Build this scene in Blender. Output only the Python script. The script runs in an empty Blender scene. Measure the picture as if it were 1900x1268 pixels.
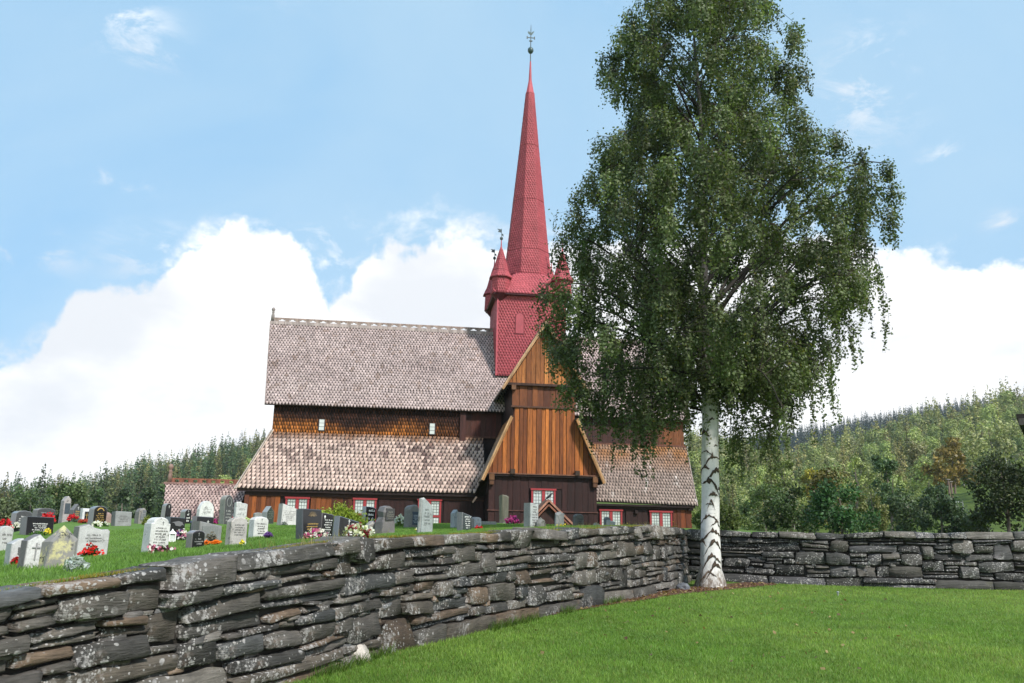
import bpy, math, random
import numpy as np
from mathutils import Vector, Matrix
R = math.radians
rng = np.random.default_rng(7)
random.seed(7)
sc = bpy.context.scene
col = sc.collection

# ------------------------------------------------------------------ camera
F, PITCH, ROLL = 1576.0, R(13.2), R(1.13)          # focal length in pixels of a 1900 px wide frame
cd = bpy.data.cameras.new('camera'); cam = bpy.data.objects.new('camera', cd); col.objects.link(cam)
cd.sensor_width = 36.0; cd.lens = F/1900*36.0; cd.clip_start = 0.1; cd.clip_end = 6000
cam.matrix_world = Matrix.Rotation(R(90)+PITCH, 4, 'X') @ Matrix.Rotation(ROLL, 4, 'Z')
sc.camera = cam

def ray(px, py):                                   # measured direction -> world direction with y = 1
    X, Y = px-950, py-634
    a = X*math.cos(ROLL)+Y*math.sin(ROLL); b = -X*math.sin(ROLL)+Y*math.cos(ROLL)
    d = np.array([a/F, math.cos(PITCH)+b/F*math.sin(PITCH), math.sin(PITCH)-b/F*math.cos(PITCH)])
    return d/d[1]
def at(px, py, Y): return ray(px, py)*Y

# ------------------------------------------------------------------ light
SUN_AZ, SUN_EL = R(140), R(44)                      # azimuth from +y towards +x
sc.view_settings.view_transform = 'Standard'; sc.view_settings.look = 'None'
sc.view_settings.gamma = 1; sc.view_settings.use_curve_mapping = False
sc.view_settings.exposure = 0.75
sl = bpy.data.lights.new('sun', 'SUN'); so = bpy.data.objects.new('sun', sl); col.objects.link(so)
sl.energy = 3.2; sl.angle = R(6.0); sl.color = (1.0, 0.95, 0.87)
sd = Vector((math.sin(SUN_AZ)*math.cos(SUN_EL), math.cos(SUN_AZ)*math.cos(SUN_EL), math.sin(SUN_EL)))
so.rotation_euler = sd.to_track_quat('Z', 'Y').to_euler()

# node helpers ------------------------------------------------------
class NT:
    def __init__(s, tree): s.t = tree; s.N = tree.nodes; s.L = tree.links
    def n(s, typ, ins=None, **kw):
        nd = s.N.new(typ)
        for k, v in kw.items(): setattr(nd, k, v)
        for k, v in (ins or {}).items():
            if isinstance(v, bpy.types.NodeSocket): s.L.new(v, nd.inputs[k])
            else: nd.inputs[k].default_value = v
        return nd
    def math(s, op, a, b=0.0, c=0.0, clamp=False):
        return s.n('ShaderNodeMath', {0: a, 1: b, 2: c}, operation=op, use_clamp=clamp).outputs[0]
    def vmath(s, op, a, b=(0, 0, 0)):
        return s.n('ShaderNodeVectorMath', {0: a, 1: b}, operation=op).outputs[0]
    def mix(s, f, a, b, blend='MIX'):
        return s.n('ShaderNodeMix', {0: f, 6: a, 7: b}, data_type='RGBA', blend_type=blend).outputs[2]
    def ramp(s, f, pts, interp='LINEAR'):
        nd = s.n('ShaderNodeValToRGB', {0: f}); cr = nd.color_ramp; cr.interpolation = interp
        while len(cr.elements) < len(pts): cr.elements.new(0.5)
        for e, (p, c) in zip(cr.elements, pts):
            e.position = p; e.color = (c, c, c, 1) if isinstance(c, (int, float)) else (*c, 1)
        return nd.outputs[0]
    def noise(s, vec, scale, detail=4, rough=0.55, dist=0.0):
        return s.n('ShaderNodeTexNoise', {'Vector': vec, 'Scale': scale, 'Detail': detail, 'Roughness': rough, 'Distortion': dist}).outputs[0]
    def remap(s, v, a, b, c=0.0, d=1.0):
        return s.n('ShaderNodeMapRange', {0: v, 1: a, 2: b, 3: c, 4: d}, clamp=True, interpolation_type='SMOOTHSTEP').outputs[0]

# sky ---------------------------------------------------------------
w = bpy.data.worlds.new('World'); sc.world = w; w.use_nodes = True
T = NT(w.node_tree); T.N.clear()
sky = T.n('ShaderNodeTexSky', sky_type='NISHITA', sun_disc=False)
sky.sun_elevation = SUN_EL; sky.sun_rotation = SUN_AZ; sky.altitude = 300; sky.air_density = 1.0; sky.dust_density = 1.0; sky.ozone_density = 1.5
D = T.n('ShaderNodeTexCoord').outputs['Generated']
xyz = T.n('ShaderNodeSeparateXYZ', {0: D})
az = T.math('ARCTAN2', xyz.outputs[0], xyz.outputs[1])
el = T.math('ARCSINE', xyz.outputs[2])
fc = T.n('ShaderNodeFloatCurve', {1: T.math('ADD', T.math('MULTIPLY', az, 1/(2*math.pi)), 0.5)})
cm = fc.mapping; cv = cm.curves[0]
def azel(px, py):
    d = ray(px, py); d = d/np.linalg.norm(d)
    return math.atan2(d[0], d[1]), math.asin(d[2])
tops = [(0, 700), (60, 655), (105, 600), (135, 545), (190, 525), (300, 520), (345, 455), (365, 425), (460, 402), (540, 420), (560, 430), (590, 500), (632, 590), (650, 520), (690, 450), (760, 430),
        (820, 424), (900, 440), (1000, 455), (1200, 440), (1400, 420), (1560, 430), (1680, 462), (1790, 490), (1900, 488)]
cpts = [(0.0, .30), (0.08, .36), (0.17, .28), (0.25, .33), (0.33, .22), (0.39, .18)]
for p in tops:
    a, e = azel(*p); cpts.append((a/(2*math.pi)+.5, e))
cpts += [(0.63, .28), (0.70, .34), (0.78, .26), (0.86, .35), (0.93, .29), (1.0, .30)]
cv.points[0].location = cpts[0]; cv.points[1].location = cpts[-1]
for p in cpts[1:-1]: cv.points.new(*p)
for p in cv.points: p.handle_type = 'VECTOR'
cm.update()
top = fc.outputs[0]
n1 = T.noise(D, 9.0, 8, 0.6)
n2 = T.noise(D, 30.0, 4, 0.6)
wob = T.math('ADD', T.math('MULTIPLY', T.math('SUBTRACT', n1, 0.5), 0.11), T.math('MULTIPLY', T.math('SUBTRACT', n2, 0.5), 0.05))
edge = T.math('SUBTRACT', T.math('ADD', top, wob), el)
cum = T.math('MAXIMUM', T.remap(edge, -0.003, 0.014), T.math('MULTIPLY', T.remap(edge, -0.035, 0.0), T.remap(T.noise(T.vmath('MULTIPLY', D, (1, 1, 1.6)), 7.0, 8, 0.65, 0.3), 0.52, 0.70)))
# thin high veils
sv = T.vmath('MULTIPLY', D, (1.0, 1.0, 2.2))
veil = T.math('MULTIPLY', T.remap(T.noise(sv, 4.2, 7, 0.62, 0.25), 0.62, 0.80), 0.30)
puffs = None
for px_, py_, rx_, ry_ in [(1610, 160, 70, 75), (250, 40, 55, 28), (270, 90, 70, 22), (225, 335, 55, 16), (60, 462, 70, 28), (290, 480, 70, 45), (620, 500, 50, 40), (1765, 290, 40, 18), (1862, 410, 25, 14), (610, 430, 55, 30)]:
    a_, e_ = azel(px_, py_); q_ = T.math('ADD', T.math('POWER', T.math('MULTIPLY', T.math('SUBTRACT', az, a_), F/rx_), 2.0), T.math('POWER', T.math('MULTIPLY', T.math('SUBTRACT', el, e_), F/ry_), 2.0))
    g_ = T.math('EXPONENT', T.math('MULTIPLY', q_, -0.9)); puffs = g_ if puffs is None else T.math('MAXIMUM', puffs, g_)
puff = T.math('MULTIPLY', T.math('MULTIPLY', puffs, T.remap(T.noise(T.vmath('MULTIPLY', D, (1, 1, 2.0)), 15.0, 8, 0.66, 0.5), 0.47, 0.68)), 0.75)
cov = T.math('MAXIMUM', T.math('MAXIMUM', cum, veil), puff)
shade = T.remap(T.noise(T.vmath('MULTIPLY', D, (1, 1, 1.8)), 4.0, 6, 0.55), 0.38, 0.60)
ccol = T.mix(shade, (5.5, 5.7, 6.0, 1), (7.4, 7.4, 7.4, 1))
thin = T.noise(T.vmath('MULTIPLY', D, (1, 1, 1.5)), 1.6, 5, 0.55, 0.4)
pale = T.mix(T.remap(thin, 0.30, 0.70, 0.30, 0.85), (1.65, 3.75, 6.0, 1), (3.55, 5.1, 6.25, 1))
hz = T.mix(0.80, T.mix(1.0, sky.outputs[0], (0.62, 0.75, 0.90, 1), 'MULTIPLY'), pale)
out = T.mix(cov, hz, ccol)
bg = T.n('ShaderNodeBackground', {'Color': out, 'Strength': 0.1})
T.n('ShaderNodeOutputWorld', {0: bg.outputs[0]})

# ------------------------------------------------------------------ helpers
def s2l(r, g, b):
    f = lambda c: ((c/255+.055)/1.055)**2.4 if c > 10 else c/255/12.92
    return (f(r), f(g), f(b))

def mesh_np(name, V, Fs, C=None, mats=(), smooth=False):
    """V (n,3); Fs: an (m,k) array, a list of such arrays, or a list of index tuples; C (n,3) vertex colours."""
    me = bpy.data.meshes.new(name)
    V = np.asarray(V, np.float32).reshape(-1, 3)
    if isinstance(Fs, np.ndarray): Fs = [Fs]
    if len(Fs) and not isinstance(Fs[0], np.ndarray):
        me.from_pydata(V.tolist(), [], [tuple(map(int, f)) for f in Fs])
    else:
        Fs = [f for f in Fs if len(f)]
        idx = np.concatenate([f.ravel() for f in Fs]).astype(np.int32)
        tot = np.concatenate([np.full(len(f), f.shape[1], np.int32) for f in Fs])
        me.vertices.add(len(V)); me.vertices.foreach_set('co', V.ravel())
        me.loops.add(len(idx)); me.loops.foreach_set('vertex_index', idx)
        me.polygons.add(len(tot))
        st = np.concatenate([[0], np.cumsum(tot)[:-1]]).astype(np.int32)
        me.polygons.foreach_set('loop_start', st)
        me.polygons.foreach_set('loop_total', tot)
    me.update(calc_edges=True)
    if C is not None:
        C = np.asarray(C, np.float32)
        if C.ndim == 1: C = np.tile(C, (len(V), 1))
        at_ = me.color_attributes.new('col', 'FLOAT_COLOR', 'POINT')
        at_.data.foreach_set('color', np.hstack([C, np.ones((len(C), 1), np.float32)]).ravel())
    for m in mats: me.materials.append(m)
    if smooth: me.polygons.foreach_set('use_smooth', np.ones(len(me.polygons), bool))
    return me

def link(name, me, parent=None, kind=None, label=None, cat=None, group=None):
    o = bpy.data.objects.new(name, me); col.objects.link(o)
    if parent is not None: o.parent = parent
    if kind: o['kind'] = kind
    if label: o['label'] = label
    if cat: o['category'] = cat
    if group: o['group'] = group
    return o
def thing(name, label, cat, loc=(0, 0, 0), rz=0.0, group=None):
    o = link(name, None, None, None, label, cat, group); o.location = loc; o.rotation_euler = (0, 0, rz)
    return o

class MB:
    """collects shapes, with a colour per vertex, into one mesh"""
    def __init__(s): s.v = []; s.f = []; s.c = []
    def add(s, V, Fc, c=(.5, .5, .5)):
        o = len(s.v); V = [tuple(p) for p in V]
        s.v += V; s.f += [tuple(i+o for i in f) for f in Fc]
        s.c += [tuple(c)]*len(V) if not isinstance(c, list) else c
        return s
    def box(s, x0, x1, y0, y1, z0, z1, c=(.5, .5, .5)):
        V = [(x, y, z) for z in (z0, z1) for y in (y0, y1) for x in (x0, x1)]
        return s.add(V, [(0, 2, 3, 1), (4, 5, 7, 6), (0, 1, 5, 4), (2, 6, 7, 3), (0, 4, 6, 2), (1, 3, 7, 5)], c)
    def beam(s, a, b, w, h, up=(0, 0, 1), c=(.5, .5, .5)):
        a = Vector(a); b = Vector(b); d = (b-a).normalized(); sd_ = d.cross(Vector(up)).normalized(); u = sd_.cross(d)
        V = [p+sd_*(i*w/2)+u*(j*h/2) for p in (a, b) for i, j in ((-1, -1), (1, -1), (1, 1), (-1, 1))]
        return s.add(V, [(0, 1, 2, 3), (7, 6, 5, 4), (0, 4, 5, 1), (1, 5, 6, 2), (2, 6, 7, 3), (3, 7, 4, 0)], c)
    def tube(s, pts, rad, n=8, c=(.5, .5, .5), cap=True):
        pts = [Vector(p) for p in pts]; V = []; Fc = []
        for i, p in enumerate(pts):
            d = (pts[min(i+1, len(pts)-1)]-pts[max(i-1, 0)]).normalized()
            a = d.cross(Vector((0.13, 0.97, 0.2))).normalized(); b = d.cross(a)
            for k in range(n):
                t = 2*math.pi*k/n; V.append(p+(a*math.cos(t)+b*math.sin(t))*rad[i])
        for i in range(len(pts)-1):
            for k in range(n):
                Fc.append((i*n+k, i*n+(k+1) % n, (i+1)*n+(k+1) % n, (i+1)*n+k))
        if cap: Fc += [tuple(range(n)), tuple(range((len(pts)-1)*n, len(pts)*n))]
        return s.add(V, Fc, c)
    def lathe(s, prof, n=10, x=0, y=0, c=(.5, .5, .5), rot=0.0):
        V = []; Fc = []
        for r, z in prof:
            for k in range(n):
                t = 2*math.pi*k/n+rot; V.append((x+r*math.cos(t), y+r*math.sin(t), z))
        for i in range(len(prof)-1):
            for k in range(n): Fc.append((i*n+k, i*n+(k+1) % n, (i+1)*n+(k+1) % n, (i+1)*n+k))
        Fc += [tuple(range(n))[::-1], tuple(range((len(prof)-1)*n, len(prof)*n))]
        return s.add(V, Fc, c)
    def prism(s, poly, y0, y1, c=(.5, .5, .5)):         # polygon in (x,z), extruded along y
        n = len(poly); V = [(x, y0, z) for x, z in poly]+[(x, y1, z) for x, z in poly]
        return s.add(V, [tuple(range(n)), tuple(range(n, 2*n))[::-1]]+[(i, n+i, n+(i+1) % n, (i+1) % n) for i in range(n)], c)
    def build(s, name, mat, parent=None, smooth=False, **kw):
        return link(name, mesh_np(name, s.v, s.f, np.array(s.c, np.float32), [mat], smooth), parent, **kw)

_g = rng.random((256, 256))
def vn(x, y, o=3):                                      # value noise in python, 0..1
    x = np.asarray(x, float); y = np.asarray(y, float); r = 0; a = 0.5; tot = 0
    for k in range(o):
        xi = np.floor(x).astype(int); yi = np.floor(y).astype(int); fx = x-xi; fy = y-yi
        fx = fx*fx*(3-2*fx); fy = fy*fy*(3-2*fy)
        g = lambda i, j: _g[(xi+i+17*k) & 255, (yi+j+31*k) & 255]
        r = r+a*((g(0, 0)*(1-fx)+g(1, 0)*fx)*(1-fy)+(g(0, 1)*(1-fx)+g(1, 1)*fx)*fy); tot += a
        x = x*2.03; y = y*2.03; a *= .5
    return r/tot

# ------------------------------------------------------------------ materials
def mat(name, build):
    m = bpy.data.materials.new(name); m.use_nodes = True; t = NT(m.node_tree); t.N.clear()
    o = t.n('ShaderNodeOutputMaterial'); build(t, o)
    return m
def surf(t, o, colr, rough=0.7, bump=None, bs=0.3, bd=0.02, spec=0.35, **kw):
    ins = {'Base Color': colr, 'Roughness': rough, 'Specular IOR Level': spec}
    if bump is not None: ins['Normal'] = t.n('ShaderNodeBump', {'Height': bump, 'Strength': bs, 'Distance': bd}).outputs[0]
    ins.update(kw)
    p = t.n('ShaderNodeBsdfPrincipled', ins); t.L.new(p.outputs[0], o.inputs[0]); return p
def vcol(t): return t.n('ShaderNodeAttribute', attribute_name='col').outputs[0]
def ocoord(t): return t.n('ShaderNodeTexCoord').outputs['Object']
def b_plain(rough=0.6, ns=12.0, amt=0.25, bs=0.2, spec=0.3):
    def f(t, o):
        n = t.noise(ocoord(t), ns, 5, 0.6)
        surf(t, o, t.mix(1.0, vcol(t), t.ramp(n, [(0.2, 1-amt), (0.8, 1+amt)]), 'MULTIPLY'), rough, n, bs, 0.01, spec)
    return f
M_PLAIN = mat('painted_detail', b_plain())
M_METAL = mat('dark_metal', b_plain(0.4, 20, 0.2, 0.1, 0.5))
def b_shingle(t, o):
    co = ocoord(t); n = t.noise(t.vmath('MULTIPLY', co, (9, 9, 2.2)), 3.0, 5, 0.65); m = t.noise(co, 0.45, 4, 0.6)
    c = t.mix(1.0, vcol(t), t.ramp(n, [(0.25, 0.62), (0.75, 1.3)]), 'MULTIPLY')
    c = t.mix(1.0, c, t.ramp(m, [(0.3, 0.86), (0.7, 1.12)]), 'MULTIPLY')
    surf(t, o, c, 0.75, n, 0.3, 0.01, 0.25)
M_SHINGLE = mat('weathered_shingle', b_shingle)
def b_redshingle(t, o):
    co = ocoord(t); n = t.noise(t.vmath('MULTIPLY', co, (6, 6, 2)), 3.0, 4, 0.6); m = t.noise(co, 0.8, 5, 0.6)
    c = t.mix(1.0, vcol(t), t.ramp(n, [(0.3, 0.85), (0.7, 1.1)]), 'MULTIPLY')
    c = t.mix(1.0, c, t.ramp(m, [(0.3, 0.85), (0.7, 1.1)]), 'MULTIPLY')
    surf(t, o, c, 0.6, n, 0.15, 0.01, 0.3)
M_RED = mat('red_painted_shingle', b_redshingle)
def b_plank(t, o):
    co = ocoord(t); rnd = t.n('ShaderNodeObjectInfo').outputs['Random']
    sh = t.n('ShaderNodeCombineXYZ', {0: t.math('MULTIPLY', rnd, 37.0), 1: 0.0, 2: t.math('MULTIPLY', rnd, 61.0)}).outputs[0]
    c2 = t.vmath('ADD', co, sh)
    g = t.noise(t.vmath('MULTIPLY', c2, (7, 7, 0.7)), 3.0, 6, 0.65, 0.4)
    k = t.n('ShaderNodeTexVoronoi', {'Vector': t.vmath('MULTIPLY', c2, (2.2, 2.2, 1.0)), 'Scale': 1.5}).outputs[0]
    kn = t.remap(k, 0.03, 0.14)
    st = t.noise(t.vmath('MULTIPLY', c2, (2.5, 2.5, 0.25)), 1.3, 4, 0.6)
    c = t.mix(1.0, vcol(t), t.ramp(g, [(0.25, 0.45), (0.5, 1.0), (0.8, 1.45)]), 'MULTIPLY')
    c = t.mix(1.0, c, t.ramp(st, [(0.3, 0.55), (0.65, 1.15)]), 'MULTIPLY')
    c = t.mix(t.math('MULTIPLY', t.math('SUBTRACT', 1.0, kn), 0.6), c, (0.05, 0.02, 0.01, 1))
    surf(t, o, c, 0.62, g, 0.45, 0.012, 0.3)
M_PLANK = mat('tarred_pine_board', b_plank)
def b_pane(t, o):
    co = ocoord(t); n = t.noise(co, 3.0, 3)
    surf(t, o, t.mix(n, (0.42, 0.48, 0.46, 1), (0.68, 0.70, 0.68, 1)), 0.12, n, 0.15, 0.01, 0.6)  # pale tone stands for reflected sky and white curtains
M_PANE = mat('old_window_glass', b_pane)
def b_stone(t, o):
    co = ocoord(t)
    # layered slate: streaks along the bed, which tips a little from stone to stone
    a = t.noise(t.vmath('MULTIPLY', co, (1.6, 1.6, 15.0)), 2.2, 7, 0.66, 0.5)
    b = t.noise(co, 5.0, 8, 0.66)
    big = t.noise(co, 0.9, 3, 0.5)
    c = t.mix(1.0, vcol(t), t.ramp(a, [(0.25, 0.38), (0.5, 0.95), (0.75, 1.5)]), 'MULTIPLY')
    c = t.mix(1.0, c, t.ramp(b, [(0.3, 0.68), (0.7, 1.3)]), 'MULTIPLY')
    rust = t.remap(t.noise(t.vmath('MULTIPLY', co, (1, 1, 2)), 1.5, 4, 0.6), 0.60, 0.72)
    c = t.mix(t.math('MULTIPLY', rust, 0.55), c, (0.16, 0.075, 0.035, 1))
    # pale lichen: discs of many sizes, thick in some places and absent in others
    l = None
    for sca, lo in ((10.0, 0.34), (21.0, 0.44), (45.0, 0.5)):
        wv = t.n('ShaderNodeTexNoise', {'Vector': co, 'Scale': sca*1.3, 'Detail': 3.0}).outputs[1]
        cw = t.vmath('ADD', co, t.vmath('MULTIPLY', wv, (0.5/sca,)*3))
        vo = t.n('ShaderNodeTexVoronoi', {'Vector': cw, 'Scale': sca}); r_ = t.n('ShaderNodeSeparateColor', {0: vo.outputs[1]}).outputs[0]
        dens = t.math('ADD', t.math('MULTIPLY', r_, 0.55), t.math('MULTIPLY', t.noise(co, 1.1, 4, 0.6), 0.9))
        ok = t.remap(t.math('ADD', dens, t.math('MULTIPLY', t.math('SUBTRACT', t.n('ShaderNodeObjectInfo').outputs['Random'], 0.5), 0.20)), 0.93, 0.99)
        disc = t.math('MULTIPLY', t.math('SUBTRACT', 1.0, t.remap(vo.outputs[0], lo-0.12, lo)), ok)
        l = disc if l is None else t.math('MAXIMUM', l, disc)
    patch = t.math('MULTIPLY', t.remap(t.noise(co, 0.8, 3, 0.5), 0.57, 0.66), t.remap(t.noise(co, 14.0, 6, 0.75), 0.47, 0.58))
    l = t.math('MAXIMUM', l, patch)
    lc = t.mix(t.noise(co, 40.0, 3), (0.24, 0.23, 0.22, 1), (0.50, 0.48, 0.47, 1))
    c = t.mix(t.math('MULTIPLY', l, 0.9), c, lc)
    moss = t.math('MULTIPLY', t.remap(t.noise(co, 2.3, 5, 0.65), 0.62, 0.70), 0.35)
    c = t.mix(moss, c, (0.06, 0.06, 0.02, 1))
    h = t.math('ADD', t.math('ADD', a, t.math('MULTIPLY', b, 0.6)), t.math('MULTIPLY', l, 0.05))
    surf(t, o, c, 0.72, h, 0.75, 0.04, 0.4)
M_STONE = mat('lichen_slate', b_stone)
def b_soil(t, o):
    co = ocoord(t); n = t.noise(co, 9.0, 6, 0.7)
    surf(t, o, t.ramp(n, [(0.25, (0.035, 0.018, 0.013)), (0.5, (0.11, 0.06, 0.045)), (0.62, (0.17, 0.10, 0.08)), (0.8, (0.22, 0.17, 0.14))]), 0.95, n, 0.6, 0.04, 0.1)
M_SOIL = mat('bark_mulch', b_soil)
def b_grass(t, o):
    co = ocoord(t); a = t.noise(co, 0.55, 5, 0.6); b = t.noise(co, 7.0, 6, 0.7); d = t.noise(t.vmath('MULTIPLY', co, (1, 0.35, 1)), 1.6, 3, 0.5)
    c = t.mix(a, (0.072, 0.150, 0.020, 1), (0.125, 0.215, 0.038, 1))
    c = t.mix(1.0, c, t.ramp(b, [(0.3, 0.55), (0.7, 1.3)]), 'MULTIPLY')
    c = t.mix(t.remap(d, 0.55, 0.75, 0, 0.35), c, (0.16, 0.17, 0.03, 1))
    surf(t, o, c, 0.85, b, 0.5, 0.03, 0.2)
M_GRASS = mat('short_turf', b_grass)
def b_leaf(trans=0.35, rnd_amt=0.35):
    def f(t, o):
        rnd = t.n('ShaderNodeObjectInfo').outputs['Random']
        c = t.mix(1.0, vcol(t), t.ramp(rnd, [(0.0, 1-rnd_amt), (1.0, 1+rnd_amt)]), 'MULTIPLY')
        p = t.n('ShaderNodeBsdfPrincipled', {'Base Color': c, 'Roughness': 0.5, 'Specular IOR Level': 0.3})
        q = t.n('ShaderNodeBsdfTranslucent', {'Color': t.mix(1.0, c, (1.3, 1.5, 0.6, 1), 'MULTIPLY')})
        mx = t.n('ShaderNodeMixShader', {0: trans, 1: p.outputs[0], 2: q.outputs[0]}); t.L.new(mx.outputs[0], o.inputs[0])
    return f
M_LEAF = mat('leaf', b_leaf(0.20, 0.42))
M_BLADE = mat('grass_blade', b_leaf(0.30, 0.0))
M_PETAL = mat('petal', b_leaf(0.30, 0.0))
def b_bark(t, o):
    co = ocoord(t); x = t.n('ShaderNodeSeparateXYZ', {0: co})
    ang = t.math('ARCTAN2', x.outputs[0], t.math('MULTIPLY', x.outputs[1], -1.0)); z = x.outputs[2]
    dash = t.remap(t.noise(t.vmath('MULTIPLY', co, (4, 4, 42)), 2.0, 3, 0.5), 0.66, 0.72)
    white = t.mix(t.noise(co, 6.0, 5, 0.6), (0.50, 0.49, 0.48, 1), (0.82, 0.80, 0.78, 1))
    dk = t.mix(t.noise(co, 25.0, 4, 0.7), (0.03, 0.022, 0.018, 1), (0.20, 0.13, 0.08, 1))
    white = t.mix(t.remap(t.noise(t.vmath('MULTIPLY', co, (2, 2, .8)), 2.0, 5, 0.65), 0.52, 0.66, 0, 0.55), white, (0.36, 0.35, 0.31, 1))
    c = t.mix(t.math('MULTIPLY', dash, 0.45), white, (0.14, 0.11, 0.10, 1))
    foot = t.math('MULTIPLY', t.math('SUBTRACT', 1.0, t.remap(t.math('ADD', z, t.math('MULTIPLY', t.noise(t.vmath('MULTIPLY', co, (6, 6, 2)), 2.0, 4, 0.6), 1.1)), 0.55, 1.15)), 0.92)
    c = t.mix(t.math('MULTIPLY', foot, t.remap(t.noise(t.vmath('MULTIPLY', co, (12, 12, 3)), 2.0, 5, 0.7), 0.33, 0.5)), c, dk)
    up = t.remap(t.math('ADD', z, t.math('MULTIPLY', t.noise(co, 1.5, 3), 2.0)), 5.4, 7.2)
    c = t.mix(t.math('MULTIPLY', up, 0.93), c, (0.075, 0.062, 0.055, 1))
    surf(t, o, c, 0.6, t.math('ADD', dash, t.math('MULTIPLY', foot, t.noise(t.vmath('MULTIPLY', co, (12, 12, 3)), 2.0, 5, 0.7))), 0.5, 0.02, 0.3)
M_BARK = mat('birch_bark', b_bark)
def b_granite(t, o):
    co = ocoord(t); rnd = t.n('ShaderNodeObjectInfo').outputs['Random']
    n = t.noise(co, 55.0, 3, 0.7); b = t.noise(co, 5.0, 6, 0.65); l = t.noise(t.vmath('ADD', co, t.n('ShaderNodeCombineXYZ', {0: t.math('MULTIPLY', rnd, 50.0)}).outputs[0]), 7.0, 6, 0.7)
    c = t.mix(1.0, vcol(t), t.ramp(n, [(0.3, 0.8), (0.7, 1.2)]), 'MULTIPLY')
    c = t.mix(1.0, c, t.ramp(b, [(0.3, 0.75), (0.7, 1.15)]), 'MULTIPLY')
    c = t.mix(t.remap(l, 0.56, 0.66, 0, 0.75), c, (0.10, 0.095, 0.09, 1))
    surf(t, o, c, 0.6, b, 0.25, 0.01, 0.35)
M_GRANITE = mat('weathered_granite', b_granite)
def b_yellow(t, o):
    co = ocoord(t); b = t.noise(co, 6.0, 6, 0.7); d = t.noise(co, 9.0, 5, 0.7, 0.5)
    c = t.mix(t.remap(b, 0.46, 0.58), (0.24, 0.23, 0.22, 1), (0.52, 0.48, 0.26, 1))
    c = t.mix(t.remap(d, 0.56, 0.64), c, (0.07, 0.07, 0.065, 1))
    surf(t, o, c, 0.8, d, 0.4, 0.01, 0.2)
M_YELLOW = mat('yellow_lichen_granite', b_yellow)
M_POLISH = mat('polished_stone', b_plain(0.16, 40, 0.3, 0.02, 0.5))
M_TEXT = mat('inscription_paint', b_plain(0.5, 30, 0.1, 0.0, 0.3))

# ------------------------------------------------------------------ ground
def lawn_z(x, y): return -1.5+0.025*np.asarray(y, float)+0.0*np.asarray(x, float)
def lawn_at(px, py):
    d = ray(px, py); t = -1.5/(d[2]-0.025); return d*t
base_px = [(1278, 1081), (1250, 1092), (1200, 1105), (1050, 1135), (860, 1180), (700, 1215), (620, 1245), (540, 1268)]
WL = [lawn_at(*p)[:2] for p in base_px]
d_ = WL[-1]-WL[-3]; d_ = d_/np.linalg.norm(d_); d_ = d_*0.55+np.array([-.62, -.78])*0.45; d_ /= np.linalg.norm(d_)
WL += [WL[-1]+d_*1.2, WL[-1]+d_*2.6, WL[-1]+d_*4.2+np.array([-.3, 0]), WL[-1]+d_*7.0+np.array([-1.2, 0])]
WL = np.array(WL[::-1])                                   # from the near left end to the corner
top_px = [(-260, 1160), (0, 1099), (177, 1067), (324, 1049), (490, 1022), (590, 1006), (682, 995), (865, 988), (1079, 980), (1204, 974), (1245, 979)]
WR = np.array([lawn_at(1225, 1075)[:2], lawn_at(1345, 1080)[:2], lawn_at(1600, 1089)[:2], lawn_at(1900, 1096)[:2], lawn_at(2300, 1102)[:2], lawn_at(2900, 1106)[:2]])
class Path:
    def __init__(s, P):
        # smooth the corners of the polyline a little
        P = np.asarray(P, float); q = [P[0]]
        for a, b in zip(P[:-1], P[1:]): q += [a*.75+b*.25, a*.25+b*.75]
        q.append(P[-1]); s.P = np.array(q)
        s.s = np.concatenate([[0], np.cumsum(np.linalg.norm(np.diff(s.P, axis=0), axis=1))]); s.L = s.s[-1]
    def pos(s, t): return np.stack([np.interp(t, s.s, s.P[:, 0]), np.interp(t, s.s, s.P[:, 1])], -1)
    def nrm(s, t):
        a = s.pos(np.asarray(t)+.15)-s.pos(np.asarray(t)-.15); a /= np.linalg.norm(a, axis=-1, keepdims=True)+1e-9
        return np.stack([a[..., 1], -a[..., 0]], -1)      # to the right of travel: the lawn side
pl, pr = Path(WL), Path(WR)
def proj(P):
    P = np.asarray(P, float); dep = P[..., 1]*math.cos(PITCH)+P[..., 2]*math.sin(PITCH); up = -P[..., 1]*math.sin(PITCH)+P[..., 2]*math.cos(PITCH)
    a = F*P[..., 0]/dep; b = -F*up/dep
    return np.stack([950+a*math.cos(ROLL)-b*math.sin(ROLL), 634+a*math.sin(ROLL)+b*math.cos(ROLL)], -1)
# height of the wall's top along the path, from the measured skyline of its coping
def top_profile(path, tops_):
    ss, zz = [], []
    for t in np.linspace(0, path.L, 120):
        x, y = path.pos(t)
        if y < 2.5: continue
        px = proj(np.array([x, y, 0.0]))[0]
        if tops_[0][0] <= px <= tops_[-1][0]:
            py = np.interp(px, [a for a, b in tops_], [b for a, b in tops_]); ss.append(t); zz.append(ray(px, py)[2]*y)
    return np.array(ss), np.array(zz)
tsl, tzl = top_profile(pl, top_px)
topL = lambda s: np.interp(s, tsl, tzl)
tsr, tzr = top_profile(pr, [(1200, 978), (1290, 980), (1340, 985), (1450, 985), (1560, 990), (1640, 985), (1760, 988), (1900, 985), (2500, 985)])
topR = lambda s: np.interp(s, tsr, tzr)

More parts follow.
